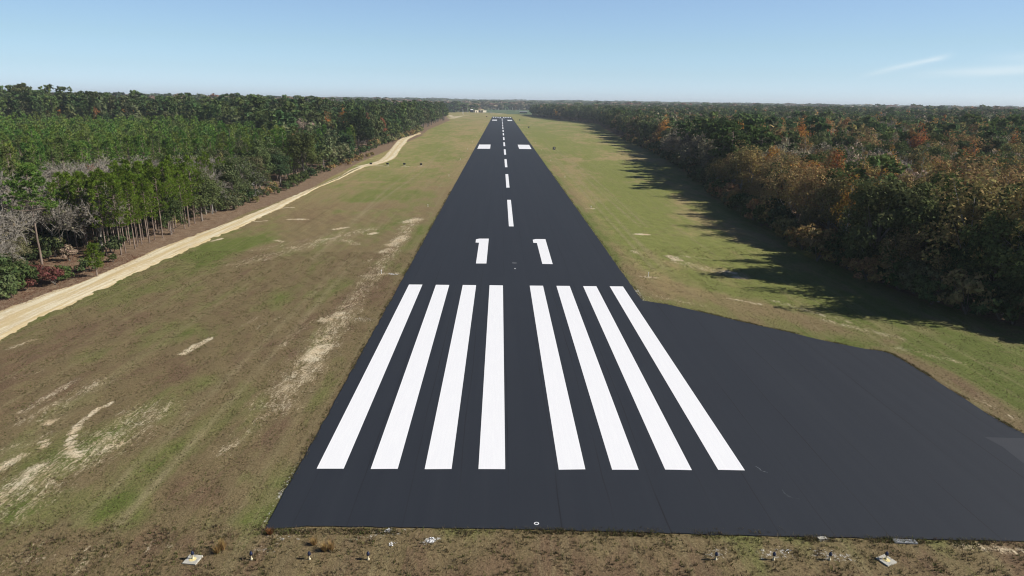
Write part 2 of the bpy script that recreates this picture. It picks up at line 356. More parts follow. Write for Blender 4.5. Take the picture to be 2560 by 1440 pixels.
S((560, 745), (700, 695), 2.0, .30, hard=.2); S((700, 520), (735, 518), .6, .9); S((530, 603), (555, 595), .5, 1.0); S((640, 553), (665, 552), .6, .8); S((590, 560), (620, 545), .6, .5)
S((885, 413), (960, 414), .7, 1.0, hard=.5); S((940, 416), (970, 417), 1.1, .5); S((872, 402), (912, 405), .8, .8); S((925, 396), (945, 397), .8, .7)
for x in (970, 1013, 1055): S((x - 7, 416), (x + 8, 416), .9, .85)
# right of the runway
S((1590, 585), (1618, 586), .8, 1.1); S((1675, 640), (1695, 650), 1.4, .8, hard=.3); S((1690, 655), (1840, 690), 2.6, .42, hard=.2); S((1815, 678), (1835, 682), .8, 1.0); S((1835, 692), (1860, 695), .7, .9); S((1700, 640), (1760, 645), 1.3, .45, hard=.2)
S((1600, 715), (1640, 750), 1.2, .35); S((1820, 745), (1900, 760), .6, .7, hard=.3); S((1930, 750), (2120, 805), 1.0, .52, hard=.1); S((2060, 800), (2250, 845), 1.3, .52, hard=.1); S((2250, 870), (2400, 905), 1.0, .45, hard=.3); S((1640, 740), (1760, 765), .9, .45, hard=.3); S((1605, 690), (1640, 693), .8, .6); S((2380, 950), (2560, 1060), 1.0, .35, hard=.2)
S((1580, 627), (1590, 632), .8, .6); S((1470, 521), (1488, 522), .8, .7); S((1370, 376), (1400, 376), 1.0, .1)
S((560, 1350), (700, 1345), .5, .3); S((0, 1410), (430, 1360), 1.2, .36, hard=.2); S((2400, 1362), (2560, 1375), .6, .6, hard=.3); S((680, 1328), (760, 1326), .3, .6)
S((1128, 296), (1148, 291), 9, .75, hard=.4); S((1140, 291), (1165, 289), 12, .6, hard=.4); S((1125, 288), (1130, 292), 5, .9)
# gravel and broken concrete
G = lambda *a, **k: stroke(grav_m, *a, **k)
G((655, 1325), (790, 1085), .26, .50); G((700, 1240), (740, 1180), .32, .62); G((860, 960), (960, 790), .22, .5); G((1590, 725), (1606, 755), .8, .55, hard=.3); G((1606, 755), (2160, 872), .25, .42); G((2230, 890), (2560, 1090), .3, .5)
G((1910, 1385), (1960, 1380), .8, .50, hard=.2); G((2050, 1385), (2110, 1390), .9, .50, hard=.2); G((1780, 1385), (1800, 1380), .8, .5, hard=.2); G((640, 1375), (680, 1370), .7, .45, hard=.2); G((700, 1345), (740, 1340), .6, .42, hard=.2); G((1060, 1352), (1090, 1350), .3, .8); G((975, 1360), (985, 1358), .15, .7); G((967, 1324), (977, 1324), .12, .9); G((2042, 1347), (2065, 1346), .2, .8); G((880, 1345), (1000, 1330), .5, .4)
G((895, 795), (920, 798), 1.2, .45, hard=.1); G((975, 683), (990, 686), .4, 1.1); G((930, 1322), (1040, 1322), .12, .42)
# dry brown stretches and greener ones
B_ = lambda *a, **k: stroke(brown_m, *a, **k)
B_((860, 515), (960, 515), 5.5, 1, hard=.6); B_((800, 545), (960, 550), 5, .8, hard=.3); B_((940, 640), (1060, 520), 3.0, .9, hard=.3); B_((880, 760), (1000, 700), 3.5, .8, hard=.3); B_((700, 860), (900, 720), 2.0, .9, hard=.3); B_((200, 830), (330, 790), 2.5, 1, hard=.3); B_((50, 880), (180, 870), 3, .8, hard=.3)
B_((600, 680), (700, 650), 4, .6, hard=.3); B_((450, 940), (700, 880), 2.5, .8, hard=.3); B_((600, 1290), (1800, 1340), .1, .1); B_((-100, 1380), (2700, 1420), 2.6, 1.0, hard=.6); B_((1000, 1440), (2600, 1440), 3, 1.2, hard=.6); B_((300, 1200), (600, 1250), 2, .7, hard=.3); B_((1440, 400), (1560, 395), 9, 1.2, hard=.6); B_((1560, 400), (1620, 400), 5, .8, hard=.4)
B_((1370, 400), (1650, 740), 2.0, .9, hard=.3); B_((1620, 700), (2200, 850), 2.6, 1.0, hard=.4); B_((2230, 880), (2560, 1060), 2.6, 1.0, hard=.5); B_((1000, 420), (1080, 415), 5, .7, hard=.3); B_((890, 455), (960, 455), 3, 1.1, hard=.4); B_((960, 470), (1080, 470), 5, .7, hard=.3); B_((1110, 520), (1190, 360), 3, .7, hard=.3); B_((1700, 660), (1860, 690), 3, .9, hard=.5); B_((520, 700), (640, 640), 3, .6, hard=.3)
G_ = lambda *a, **k: stroke(green_m, *a, **k)
G_((1500, 420), (1640, 560), 9, 1.1, hard=.4); G_((1600, 600), (1800, 620), 6, .8, hard=.4); G_((1850, 640), (2000, 720), 5, .8, hard=.4); G_((2330, 880), (2600, 1000), 3.0, 1.5, hard=.6); G_((2350, 860), (2620, 900), 3.5, 1.2, hard=.5); G_((1450, 360), (1500, 440), 6, .8, hard=.4); G_((500, 640), (640, 600), 4, .9, hard=.4)
G_((650, 760), (840, 710), 4, .9, hard=.4); G_((250, 880), (430, 830), 4, .8, hard=.4); G_((200, 1150), (600, 900), 2.0, .5, hard=.3); G_((900, 500), (1080, 490), 4, .6, hard=.3); G_((300, 1230), (420, 1130), 2.2, .8, hard=.3); G_((1000, 480), (1120, 300), 12, .7, hard=.4); G_((1330, 320), (1440, 380), 12, .7, hard=.4); G_((700, 1200), (860, 900), 1.2, .5, hard=.3)
G_((2040, 1380), (2200, 1400), 1.2, .5); G_((640, 1290), (600, 1200), 1.2, .8)
# leaf litter under and beside the trees
EL = np.array([(-400, -3000), (-64, -60), (-63, 0), (-59.5, 30), (-58.2, 45), (-57.2, 55), (-57.5, 80), (-58.5, 100), (-57.0, 115), (-56.2, 144), (-57.8, 174), (-58.5, 205), (-60, 234), (-63, 266), (-62.5, 300), (-62, 380), (-62, 480), (-65.2, 530), (-69, 844), (-80, 950), (-110, 1250), (-250, 1700)])
ER = np.array([(120, -3000), (75, -20), (56, 24), (51.5, 34), (48, 43), (46.8, 55), (47.5, 79), (49, 95), (54.6, 146), (63, 202), (72, 290), (74.4, 333), (80.2, 440), (93, 600), (110, 760), (80.4, 922), (62, 1050), (50, 1250), (60, 1700)])
EW = np.array([(-400, -3000), (-68, -60), (-66.5, 0), (-65.0, 30), (-64.2, 42), (-65.5, 53), (-63, 58), (-58.2, 61.5)] + [tuple(q) for q in EL[7:]])
def edgeL(Y): return np.interp(Y, EW[:, 1], EW[:, 0])
def litL(Y): return np.interp(Y, EL[:, 1], EL[:, 0])
def edgeR(Y): return np.interp(Y, ER[:, 1], ER[:, 0])
inside = (GY < 1250)
lm = np.where(inside, sstep(-2.2, 1.5, litL(GY) + 2.6 - GX), 0)
lm = np.maximum(lm, np.where(inside, .95 * sstep(-1.5, 3.0, GX - edgeR(GY) - 1.5), 0))
lm = np.maximum(lm, sstep(1950, 2050, GY))
# bare strip between the bend of the track and the trees
lm = np.maximum(lm, .9 * sstep(180, 210, GY) * (1 - sstep(440, 470, GY)) * sstep(-55.0, -57.5, GX))
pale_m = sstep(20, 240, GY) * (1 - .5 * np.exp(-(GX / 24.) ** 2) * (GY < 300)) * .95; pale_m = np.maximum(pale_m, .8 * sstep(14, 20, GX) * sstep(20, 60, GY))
rut_m = np.zeros_like(GX)
for x0_, wv_, ya__, yb__ in [(20.4, .25, 55, 330), (22.1, .25, 55, 330), (25.5, .6, 90, 420), (27.2, .6, 90, 420), (-30, 1.2, 60, 330), (-31.7, 1.2, 60, 330), (-24.0, .5, -6, 60), (-25.6, .5, -6, 60)]:
    d_ = np.abs(GX - x0_ - wv_ * np.sin(GY / 31. + x0_)); np.maximum(rut_m, (1 - sstep(.12, .5, d_)) * (GY > ya__) * (GY < yb__), out=rut_m)
GZ = terrain(GX, GY)
ny, nx = GX.shape
idx = np.arange(ny * nx).reshape(ny, nx)
Fq = np.stack([idx[:-1, :-1], idx[:-1, 1:], idx[1:, 1:], idx[1:, :-1]], -1).reshape(-1, 4)
relief = .045 * np.sin(GX * 1.7 + 2 * np.sin(GY * .4)) * np.sin(GY * 1.1 + GX * .3) + rng.normal(0, .012, GX.shape)
near = (np.abs(GX) > 16.6) & (np.abs(GX) < 71) & (GY < 110) | (GY < -8)
onpad = (GX > 14) & (GX < 40) & (GY < 42)
relief = np.where(near & ~onpad & (np.hypot(GX, GY) < 150), relief, 0)
gme = mesh('ground', np.stack([GX, GY, GZ + relief - .03], -1), Fq, M_ground, {
    'sand': ('POINT', 'FLOAT', sand_m), 'brown': ('POINT', 'FLOAT', brown_m), 'green': ('POINT', 'FLOAT', green_m), 'litter': ('POINT', 'FLOAT', lm), 'gravel': ('POINT', 'FLOAT', grav_m), 'pale': ('POINT', 'FLOAT', pale_m), 'ruts': ('POINT', 'FLOAT', rut_m)}, smooth=True)
obj('ground', gme, kind='structure', label='mown grass field with brown and sandy patches on both sides of the runway')

# ------------------------------------------------------------------ pavement
def sheet(name, poly, z, mat, skirt=0.0, **attrs):
    """flat polygon with skirts down its edges"""
    from mathutils.geometry import tessellate_polygon
    poly = [(x, y) for x, y in poly]
    tri = tessellate_polygon([[Vector((x, y, 0)) for x, y in poly]])
    V = [(x, y, z) for x, y in poly]; F = [tuple(t) for t in tri]
    F2 = []
    for t in F:
        a, b, c_ = (Vector(V[i]) for i in t)
        F2.append(t if (b - a).cross(c_ - a).z > 0 else (t[0], t[2], t[1]))
    n = len(V)
    if skirt:
        V += [(x, y, z - skirt) for x, y in poly]
        for i in range(n):
            j = (i + 1) % n; F2 += [(i, i + n, j + n), (i, j + n, j)]
    fa = {k: ('POINT', 'FLOAT', np.full(len(V), v_)) for k, v_ in attrs.items()}
    return mesh(name, V, F2, mat, fa)
def rag(pts, amp, step=.5, seed=0, closed=False):
    r = np.random.default_rng(seed); out = []
    P = list(pts) + ([pts[0]] if closed else [])
    for a, b in zip(P, P[1:]):
        n = max(1, int(math.dist(a, b) / step)); nx_, ny_ = (b[1] - a[1]), -(b[0] - a[0]); l = math.hypot(nx_, ny_) + 1e-9
        for k in range(n):
            t = k / n; e = r.normal(0, amp) if k else 0
            out.append((a[0] + (b[0] - a[0]) * t + nx_ / l * e, a[1] + (b[1] - a[1]) * t + ny_ / l * e))
    if not closed: out.append(P[-1])
    return out
HW = 15.24; YE = 1084.0
left = rag([(-15.3, 1084), (-15.3, 300)], .0, 40) + rag([(-15.3, 300), (-15.25, -6.5)], .035, .8, 3)
bottom = rag([(-15.2, -6.5), (-13.0, -6.1), (0, -6.4), (12.9, -6.95), (27, -7.4), (40, -7.8)], .022, .4, 5)
def spline(P, n):
    P = np.array(P); out = []
    for i in range(len(P) - 1):
        p0, p1, p2, p3 = P[max(i - 1, 0)], P[i], P[i + 1], P[min(i + 2, len(P) - 1)]
        for t in np.arange(n) / n: out.append(.5 * (2 * p1 + (p2 - p0) * t + (2 * p0 - 5 * p1 + 4 * p2 - p3) * t * t + (3 * p1 - p0 - 3 * p2 + p3) * t ** 3))
    return [tuple(q) for q in out] + [tuple(P[-1])]
padpix = [(2700, 1150), (2560, 1085), (2480, 1042), (2400, 990), (2320, 940), (2226, 885), (2160, 872), (2060, 852), (1960, 828), (1860, 806), (1760, 782), (1680, 764), (1640, 757), (1603, 751)]
padtop = rag(spline([g(*p) for p in padpix], 6), .045, .6, 6)
right = rag([(15.25, 39.6), (15.3, 300)], .04, .8, 7) + [(15.3, 1084)]
rw = obj('runway', sheet('runway', left[:-1] + bottom[:-1] + padtop[:-1] + right, .03, M_asph, .12, seal=0.0), kind='structure', label='long black freshly sealed asphalt runway with a paved turnaround at its near right corner')
def rpart(name, poly, z=.034, mat=None, **k):
    return obj(name, sheet(name, poly, z, mat or M_paint, **k), rw)
def rect(x0, x1, y0, y1): return [(x0, y0), (x1, y0), (x1, y1), (x0, y1)]
u = 5.75 * .3048; ft = .3048
SX = [-8 * u + 2 * u * i for i in range(4)] + [u + 2 * u * i for i in range(4)]
jr = np.random.default_rng(4)
for x in SX:
    j = jr.normal(0, .02, 4)
    rpart('threshold_stripe', [(x, j[0]), (x + u, j[1]), (x + u, 45.72 + j[2]), (x, 45.72 + j[3])])
def one(px, flip=False):
    # outline of the numeral 1 from the photograph, on the ground
    return [g(*p) for p in px]
rpart('runway_number', one([(1189.8, 659.2), (1216, 659.2), (1222, 597), (1198.5, 597), (1190, 598.7), (1189, 606.8), (1197.5, 607.2)]))
rpart('runway_number', one([(1355.8, 660.3), (1381.8, 660.8), (1363.5, 598.2), (1340, 598), (1331.8, 599.8), (1333.5, 607.5), (1342.3, 608)]))
y = 89.07
while y + 36.58 < 1010:
    rpart('centreline_dash', rect(-.46, .46, y, y + 36.58)); y += 60.96
for ya in (g(1210, 372)[1], 0):
    pass
def quad(px): return [g(*p) for p in px]
rpart('aiming_marker', quad([(1193.3, 372), (1225.3, 372), (1226.5, 361.5), (1198, 361.5)]))
rpart('aiming_marker', quad([(1298, 372.5), (1329, 372.8), (1322.8, 362.2), (1294, 361.8)]))
a0 = g(1240, 303.6); a1 = g(1240, 301.6)
ax = abs(g(1229, 303.6)[0]); ax2 = abs(g(1241, 303.6)[0])
for s_ in (-1, 1): rpart('aiming_marker', rect(*sorted((s_ * 6.9, s_ * 13.0)), 845, 892))
for x in SX: rpart('threshold_stripe', rect(x, x + u, 1018, 1064))
for s_ in (-1, 1):
    rpart('runway_number', rect(s_ * 3.2 - 1.1, s_ * 3.2 + 1.1, 985, 1003))
# painted ring and survey marks
rr = [(0 + math.cos(a) * r * 1.0, -5.86 + math.sin(a) * r * .9) for r in (.15, .095) for a in np.linspace(0, 2 * math.pi, 21)[:-1]]
F = []
for i in range(20): j = (i + 1) % 20; F += [(i, j, 20 + j), (i, 20 + j, 20 + i)]
obj('paint_ring', mesh('paint_ring', [(x + g(1341.5, 1311)[0], y_, .034) for x, y_ in rr], F, M_paint), rw)
x0, y0 = g(1286, 658); rpart('survey_mark', rect(x0 - .32, x0 + .32, y0 - .05, y0 + .06)); x0, y0 = g(1287.5, 671.5); rpart('survey_mark', rect(x0 - .11, x0 + .11, y0 - .12, y0 + .12))
M_scuff = simple('chalk_scuff', (.10, .11, .12), .9, .35, 9)
def ribbon(pts, wd, amp, seed):
    r = np.random.default_rng(seed); P = np.array([g(*p) for p in pts]); T = np.gradient(P, axis=0); T /= np.linalg.norm(T, axis=1, keepdims=True); Nn = np.stack([-T[:, 1], T[:, 0]], 1)
    w_ = wd * (1 + r.normal(0, .4, len(P))) * np.sin(np.linspace(.25, 2.9, len(P))); return [tuple(x) for x in P + Nn * w_[:, None]] + [tuple(x) for x in (P - Nn * w_[:, None])[::-1]]
rpart('chalk_scuff', ribbon([(1888, 1166), (1893, 1169), (1899, 1173), (1903, 1178), (1911, 1180), (1920, 1183)], .035, 0, 1), mat=M_scuff)
M_scuff2 = simple('faint_scuff', (.045, .05, .058), .9, .3, 9)
rpart('chalk_scuff', ribbon([(1955, 1225), (1962, 1235), (1972, 1242), (1985, 1247), (2000, 1249)], .09, 0, 2), mat=M_scuff2)
rpart('seal_patch', [g(2462, 1094), g(2506, 1118), g(2570, 1168), g(2640, 1175), g(2620, 1098)], mat=M_asph, seal=1.0)

# ------------------------------------------------------------------ sandy track beside the wood
tl = [(-260, 930), (-120, 865), (0, 775), (100, 737), (200, 707), (300, 663), (400, 618), (500, 582), (600, 545), (700, 504), (760, 478), (800, 462), (850, 441), (875, 424), (905, 412), (925, 408), (945, 402), (958, 392), (968, 382), (975, 374), (985, 362), (993, 352), (1003, 345), (1017, 341), (1035, 337.5)]
tr_ = [(-260, 1010), (-120, 935), (0, 846), (100, 796), (200, 748), (300, 701), (400, 655), (500, 612), (600, 570), (700, 521), (760, 488), (800, 467), (850, 447), (890, 426.5), (915, 417), (945, 411), (965, 405), (985, 397), (993, 388), (998, 379), (1007, 366), (1015, 358), (1020, 349), (1027, 345), (1037, 339.5)]
def resamp(P, n):
    P = np.array(P); d = np.r_[0, np.cumsum(np.hypot(*np.diff(P, axis=0).T))]; t = np.linspace(0, d[-1], n); return np.stack([np.interp(t, d, P[:, 0]), np.interp(t, d, P[:, 1])], 1)
nT = 1400
ya_ = np.array([g(*p) for p in tl]); yb_ = np.array([g(*p) for p in tr_])
yy = np.concatenate([np.linspace(-8, 250, 1000), np.linspace(250.5, 440, 380)])
LX = np.interp(yy, ya_[:, 1], ya_[:, 0]); RX = np.interp(yy, yb_[:, 1], yb_[:, 0])
def smoothn(n, k, seed):
    r = np.random.default_rng(seed).normal(0, 1, n + 2 * k); return np.convolve(r, np.ones(k) / k, 'same')[k:-k] * math.sqrt(k)
LX = LX + .09 * smoothn(len(yy), 2, 1) + .06 * smoothn(len(yy), 9, 5) + .10 * smoothn(len(yy), 60, 2); RX = RX + .10 * smoothn(len(yy), 2, 3) + .08 * smoothn(len(yy), 8, 6) + .10 * smoothn(len(yy), 50, 4)
nc = 9; tt = np.linspace(0, 1, nc)
TX = LX[:, None] * (1 - tt) + RX[:, None] * tt; TY = np.repeat(yy[:, None], nc, 1)
TZ = .045 + .0 * TX; TZ[:, 0] = -.05; TZ[:, -1] = -.05
TZ[:, 1:-1] += .015 * np.sin(TX[:, 1:-1] * 3)
weeds = np.exp(-((tt[None] - .5) / .22) ** 2) * (sstep(125, 150, TY) * (1 - sstep(195, 215, TY)))
ii = np.arange(TX.size).reshape(TX.shape)
FT = np.stack([ii[:-1, :-1], ii[:-1, 1:], ii[1:, 1:], ii[1:, :-1]], -1).reshape(-1, 4)
obj('dirt_road', mesh('dirt_road', np.stack([TX, TY, TZ], -1), FT, M_track, {'v': ('POINT', 'FLOAT', np.broadcast_to(tt, TX.shape)), 'weeds': ('POINT', 'FLOAT', weeds)}, smooth=True), kind='structure', label='pale sandy dirt road running along the edge of the pine wood')
spur = [g(*p) for p in [(1036, 330), (1042, 330.5), (1052, 332), (1052, 335), (1042, 337), (1036, 338), (1034, 336.5), (1042, 334.5), (1044, 333)]]
obj('dirt_road', sheet('dirt_road', spur, .05, M_track, .1, v=.5, weeds=0.0), kind='structure', label='short hooked sandy end of the dirt road')

# ------------------------------------------------------------------ tree building blocks
def unit(v): return v / (np.linalg.norm(v, axis=-1, keepdims=True) + 1e-9)
def leaves(C, size, r, out=None, elong=1.3, up=.35):
    """one triangle of foliage at each centre"""
    n = len(C); nrm = unit(r.normal(0, 1, (n, 3)) + (0 if out is None else out * 1.5) + np.array([0, 0, up]))
    a = unit(np.cross(nrm, unit(r.normal(0, 1, (n, 3))))); b = np.cross(nrm, a)
    s = (size * r.uniform(.6, 1.4, n))[:, None]
    V = np.stack([C + a * s * elong, C - a * s * .7 + b * s * .8, C - a * s * .7 - b * s * .8], 1).reshape(-1, 3)
    return V, np.arange(n * 3).reshape(-1, 3)
def clump_leaves(cc, cr, per, size, r, flat=.8, shell=.55):
    """leaves scattered through clumps centred at cc"""
    n = len(cc) * per; d = unit(r.normal(0, 1, (n, 3))); rad = r.uniform(shell, 1, n) ** .6
    k = np.repeat(np.arange(len(cc)), per)
    off = d * (rad * np.asarray(cr)[k])[:, None] * np.array([1, 1, flat])
    C = cc[k] + off
    keep = (d[:, 2] > -.75)
    ctr = cc.mean(0); og = unit((C - ctr) * [1, 1, .8]); return leaves(C[keep], size, r, unit(d + og * .9)[keep], up=.45)
def needles(tip, dirs, n, length, width, r):
    """bottle-brush tufts: thin blades fanning from each tip"""
    k = np.repeat(np.arange(len(tip)), n)
    d = unit(dirs[k] * .9 + r.normal(0, .62, (len(k), 3)) + np.array([0, 0, .15]))
    L_ = (length * r.uniform(.65, 1.25, len(k)))[:, None]; side = unit(np.cross(d, unit(r.normal(0, 1, (len(k), 3)))))
    V = np.stack([tip[k] - side * width, tip[k] + side * width, tip[k] + d * L_], 1)
    V[:, 0] += d * L_ * .12; V[:, 1] += d * L_ * .12
    return V.reshape(-1, 3), np.arange(len(k) * 3).reshape(-1, 3)
def blob(r, n, rx, rz, cz, lob=.25):
    """clump centres over an uneven dome"""
    d = unit(r.normal(0, 1, (n, 3))); d[:, 2] = np.where(d[:, 2] < -.5, -d[:, 2], d[:, 2])
    ph = r.uniform(0, 6.28, 4); az_ = np.arctan2(d[:, 1], d[:, 0])
    m = 1 + lob * np.sin(2 * az_ + ph[0]) * .6 + lob * np.sin(3 * az_ + ph[1] + d[:, 2] * 2) + r.normal(0, .07, n)
    rad = r.uniform(.35, 1, n) ** .45 * m
    return np.stack([d[:, 0] * rx * rad, d[:, 1] * rx * rad, cz + d[:, 2] * rz * rad], 1)
def limbs(mb, base, tips, r0, r, k=5, sag=.12):
    for t in tips:
        b = np.asarray(base(t)); mid = (b + t) / 2 + np.array([0, 0, -sag * np.linalg.norm(t - b)]) + r.normal(0, .15, 3)
        mb.tube([b, mid, t], [r0, r0 * .6, r0 * .2], k)
def trunk_path(h, r, lean=.02, n=6):
    z = np.linspace(-.15, h, n); o = np.cumsum(r.normal(0, lean * h / n, (n, 2)), 0); o -= o[0]
    return np.concatenate([o, z[:, None]], 1)
# every generator returns (trunk V,F), (crown V,F)
def g_young_pine(r, h=12.5, R=2.0, base=.30, ls=1.0, side=6):
    P = trunk_path(h, r, .012); mb = MB(); mb.tube(P, np.linspace(.11, .03, len(P)), side)
    zs = []; tips = []; dirs = []; nw = int(17 / max(1, ls ** .35))
    for i in range(nw):
        f = i / (nw - 1); z = h * (base + (1 - base) * f ** .9); wdt = R * (1.05 - f) ** .55 * (.55 + .45 * min(1, f * 4 + .35)) * r.uniform(.75, 1.15)
        nb = r.integers(4, 7)
        for b in range(nb):
            a = r.uniform(0, 6.28); el = r.uniform(.1, .5) + .35 * f; L_ = wdt * r.uniform(.6, 1.1)
            px_ = np.array([np.interp(z, P[:, 2], P[:, 0]), np.interp(z, P[:, 2], P[:, 1]), z]); d = np.array([math.cos(a), math.sin(a), el])
            if ls < 1.6: mb.tube([px_, px_ + d * L_ * .5 - np.array([0, 0, .08]), px_ + d * L_], [.03, .02, .008], 3)
            for q in ((.55, .8, 1.0) if ls < 2.5 else (.75,)):
                tips.append(px_ + d * L_ * q + r.normal(0, .12, 3)); dirs.append(unit(d + np.array([0, 0, .4])))
    tips.append(P[-1]); dirs.append(np.array([0, 0, 1.]))
    V, F = needles(np.array(tips), np.array(dirs), int(max(5, 13 / ls ** .6)), .42 * ls ** .5, .045 * ls ** 1.1, r)
    return mb.arr(), (V, F)
def g_tall_pine(r, h=24, R=3.4, base=.5, ls=1.0, side=6, nc=34):
    P = trunk_path(h, r, .02); mb = MB(); mb.tube(P, np.linspace(.24, .06, len(P)), side)
    cc = []
    for i in range(nc):
        f = r.uniform(0, 1) ** .8; z = h * (base + (1 - base) * f); rad = R * math.sin(math.pi * min(1, .22 + .78 * (1 - f) ** .8)) ** .7 * r.uniform(.25, 1.05); a = r.uniform(0, 6.28)
        cc.append((np.interp(z, P[:, 2], P[:, 0]) + rad * math.cos(a), np.interp(z, P[:, 2], P[:, 1]) + rad * math.sin(a), z + .18 * rad))
    cc.append((P[-1, 0], P[-1, 1], h)); cc = np.array(cc)
    if ls < 2.2: limbs(mb, lambda t: (np.interp(t[2] - .6, P[:, 2], P[:, 0]), np.interp(t[2] - .6, P[:, 2], P[:, 1]), t[2] - .6), cc, .06, r, 3, .03)
    cr = r.uniform(.8, 1.35, len(cc)) * R / 3.4
    V, F = clump_leaves(cc, cr, int(max(8, 46 / ls ** 1.7)), .27 * ls, r, .55, .3)
    return mb.arr(), (V, F)
def g_lone_pine(r, h=13.5):
    P = trunk_path(h, r, .02, 8); mb = MB(); mb.tube(P, np.linspace(.17, .05, len(P)), 8)
    tips = []; dirs = []
    for z in np.linspace(h * .58, h * .985, 11):
        for b in range(5):
            a = r.uniform(0, 6.28); f = (z / h - .58) / .41; L_ = (3.3 - 2.1 * f) * r.uniform(.55, 1.1)
            b0 = np.array([np.interp(z, P[:, 2], P[:, 0]), np.interp(z, P[:, 2], P[:, 1]), z]); d = np.array([math.cos(a), math.sin(a), .18 + .3 * f])
            e = b0 + d * L_; mb.tube([b0, b0 + d * L_ * .55 + np.array([0, 0, -.15]), e], [.05, .03, .012], 4)
            if r.random() < .12 and f < .3: continue
            for q in range(7): tips.append(b0 + d * L_ * r.uniform(.5, 1.08) + r.normal(0, .38, 3) * np.array([1, 1, .5])); dirs.append(unit(d + np.array([0, 0, .8])))
    tips.append(P[-1]); dirs.append(np.array([0, 0, 1.]))
    V, F = needles(np.array(tips), np.array(dirs), 26, .42, .055, r)
    return mb.arr(), (V, F)
def g_oak(r, h=11, R=4.2, low=.18, ls=1.0, nc=60, side=6, dens=1.0, crf=.27):
    th = h * .55; P = trunk_path(th, r, .04); mb = MB(); mb.tube(P, np.linspace(.26, .13, len(P)) * h / 11, side)
    cz = h * (low + 1) / 2; rz = h * (1 - low) / 2
    cc = blob(r, nc, R * .80, rz * .84, cz)
    if ls < 2.2: limbs(mb, lambda t: (P[3, 0], P[3, 1], min(th, max(.8, t[2] * .45))), cc[:: max(1, nc // 16)], .09, r, 4)
    V, F = clump_leaves(cc, r.uniform(.75, 1.3, nc) * R * crf, int(max(9, dens * 105 / ls ** 1.75)), .17 * ls, r)
    return mb.arr(), (V, F)
def branch(mb, segs, p, d, L_, rad, lvl, r, maxl, spread=.55, up=.10, kids=(3, 5), thin=.012):
    n = 3; pts = [p]; q = p
    for i in range(n): d = unit(d + r.normal(0, .16, 3) + np.array([0, 0, up])); q = q + d * L_ / n; pts.append(q)
    mb.tube(pts, np.linspace(rad, max(thin, rad * .5), n + 1), 3 if lvl > 0 else 5); segs.append(q)
    if lvl >= maxl: return
    for k in range(r.integers(*kids)):
        f = r.uniform(.3, 1); s_ = p + (q - p) * f
        i0 = min(n - 1, int(f * n)); s_ = pts[i0] + (pts[i0 + 1] - pts[i0]) * (f * n - i0)
        nd = unit(d + r.normal(0, spread, 3)); branch(mb, segs, s_, nd, L_ * r.uniform(.5, .72), max(thin, rad * .5), lvl + 1, r, maxl, spread, up, kids, thin)
def g_bare(r, h=10, R=4.0, maxl=4, thin=.022, leafy=0, ls=1.0, kids=(4, 7)):
    mb = MB(); segs = []
    th = h * .38; P = trunk_path(th, r, .06, 4); mb.tube(P, np.linspace(.20, .13, 4), 6); T_ = P[-1]
    for k in range(6):
        a = k * 1.05 + r.uniform(-.4, .4); d = unit(np.array([math.cos(a) * R / h * 1.6, math.sin(a) * R / h * 1.6, r.uniform(.3, 1.1)]))
        s_ = P[2] + (P[3] - P[2]) * r.uniform(.2, 1); branch(mb, segs, s_, d, h * .36, .10, 1, r, maxl, .55, .05, kids, thin)
    V, F = mb.arr(); pts = np.array(segs)
    if leafy:
        c_ = pts[r.integers(0, len(pts), leafy)] + r.normal(0, .25, (leafy, 3)); lv = leaves(c_, .16 * ls, r)
    else: lv = None
    return (V, F), lv
def g_autumn(r, h=13, R=2.6, low=.2, ls=1.0, nc=40, per=34, side=5):
    P = trunk_path(h * .93, r, .02); mb = MB(); mb.tube(P, np.linspace(.16, .03, len(P)), side)
    cz = h * (low + 1) / 2; rz = h * (1 - low) / 2; cc = blob(r, nc, R * .85, rz * .93, cz, .3)
    cc[:, :2] *= np.clip(1.25 - (cc[:, 2:3] / h) ** 3, .25, 1.1)
    if ls < 2.2: limbs(mb, lambda t: (np.interp(t[2] * .8, P[:, 2], P[:, 0]), np.interp(t[2] * .8, P[:, 2], P[:, 1]), t[2] * .8), cc[::2], .045, r, 3, 0)
    V, F = clump_leaves(cc, r.uniform(.8, 1.2, nc) * .95, int(max(6, per / ls ** 1.6)), .15 * ls, r, 1.0, .1)
    return mb.arr(), (V, F)
def g_shrub(r, h=2.2, R=1.5, ls=1.0, nc=16, per=70):
    mb = MB()
    for k in range(5): a = r.uniform(0, 6.28); mb.tube([(0, 0, -.05), (math.cos(a) * R * .3, math.sin(a) * R * .3, h * .4), (math.cos(a) * R * .6, math.sin(a) * R * .6, h * .75)], [.04, .03, .01], 4)
    cc = blob(r, nc, R * .75, h * .42, h * .5); V, F = clump_leaves(cc, r.uniform(.35, .6, nc) * R * .6, per, .12 * ls, r)
    return mb.arr(), (V, F)

def proto(gen, name, n, crown='crown', tm=M_bark, merged=False, seed=0, **kw):
    out = []
    for i in range(n):
        r = np.random.default_rng(seed * 100 + i); (tv, tf), cr = gen(r, **kw)
        d = {'tv': tv, 'tf': tf}
        if not merged: d['trunk'] = mesh(name + '_trunk', tv, tf, tm, smooth=True)
        if cr is not None:
            cv, cf = cr; vv = np.repeat(r.uniform(0, 1, (len(cf) // 1)), 1); d['cv'] = cv; d['cf'] = cf; d['v'] = vv
            if not merged: d['crown'] = mesh(name + '_crown', cv, cf, M_leaf, {'v': ('FACE', 'FLOAT', vv)})
        out.append(d)
    return out

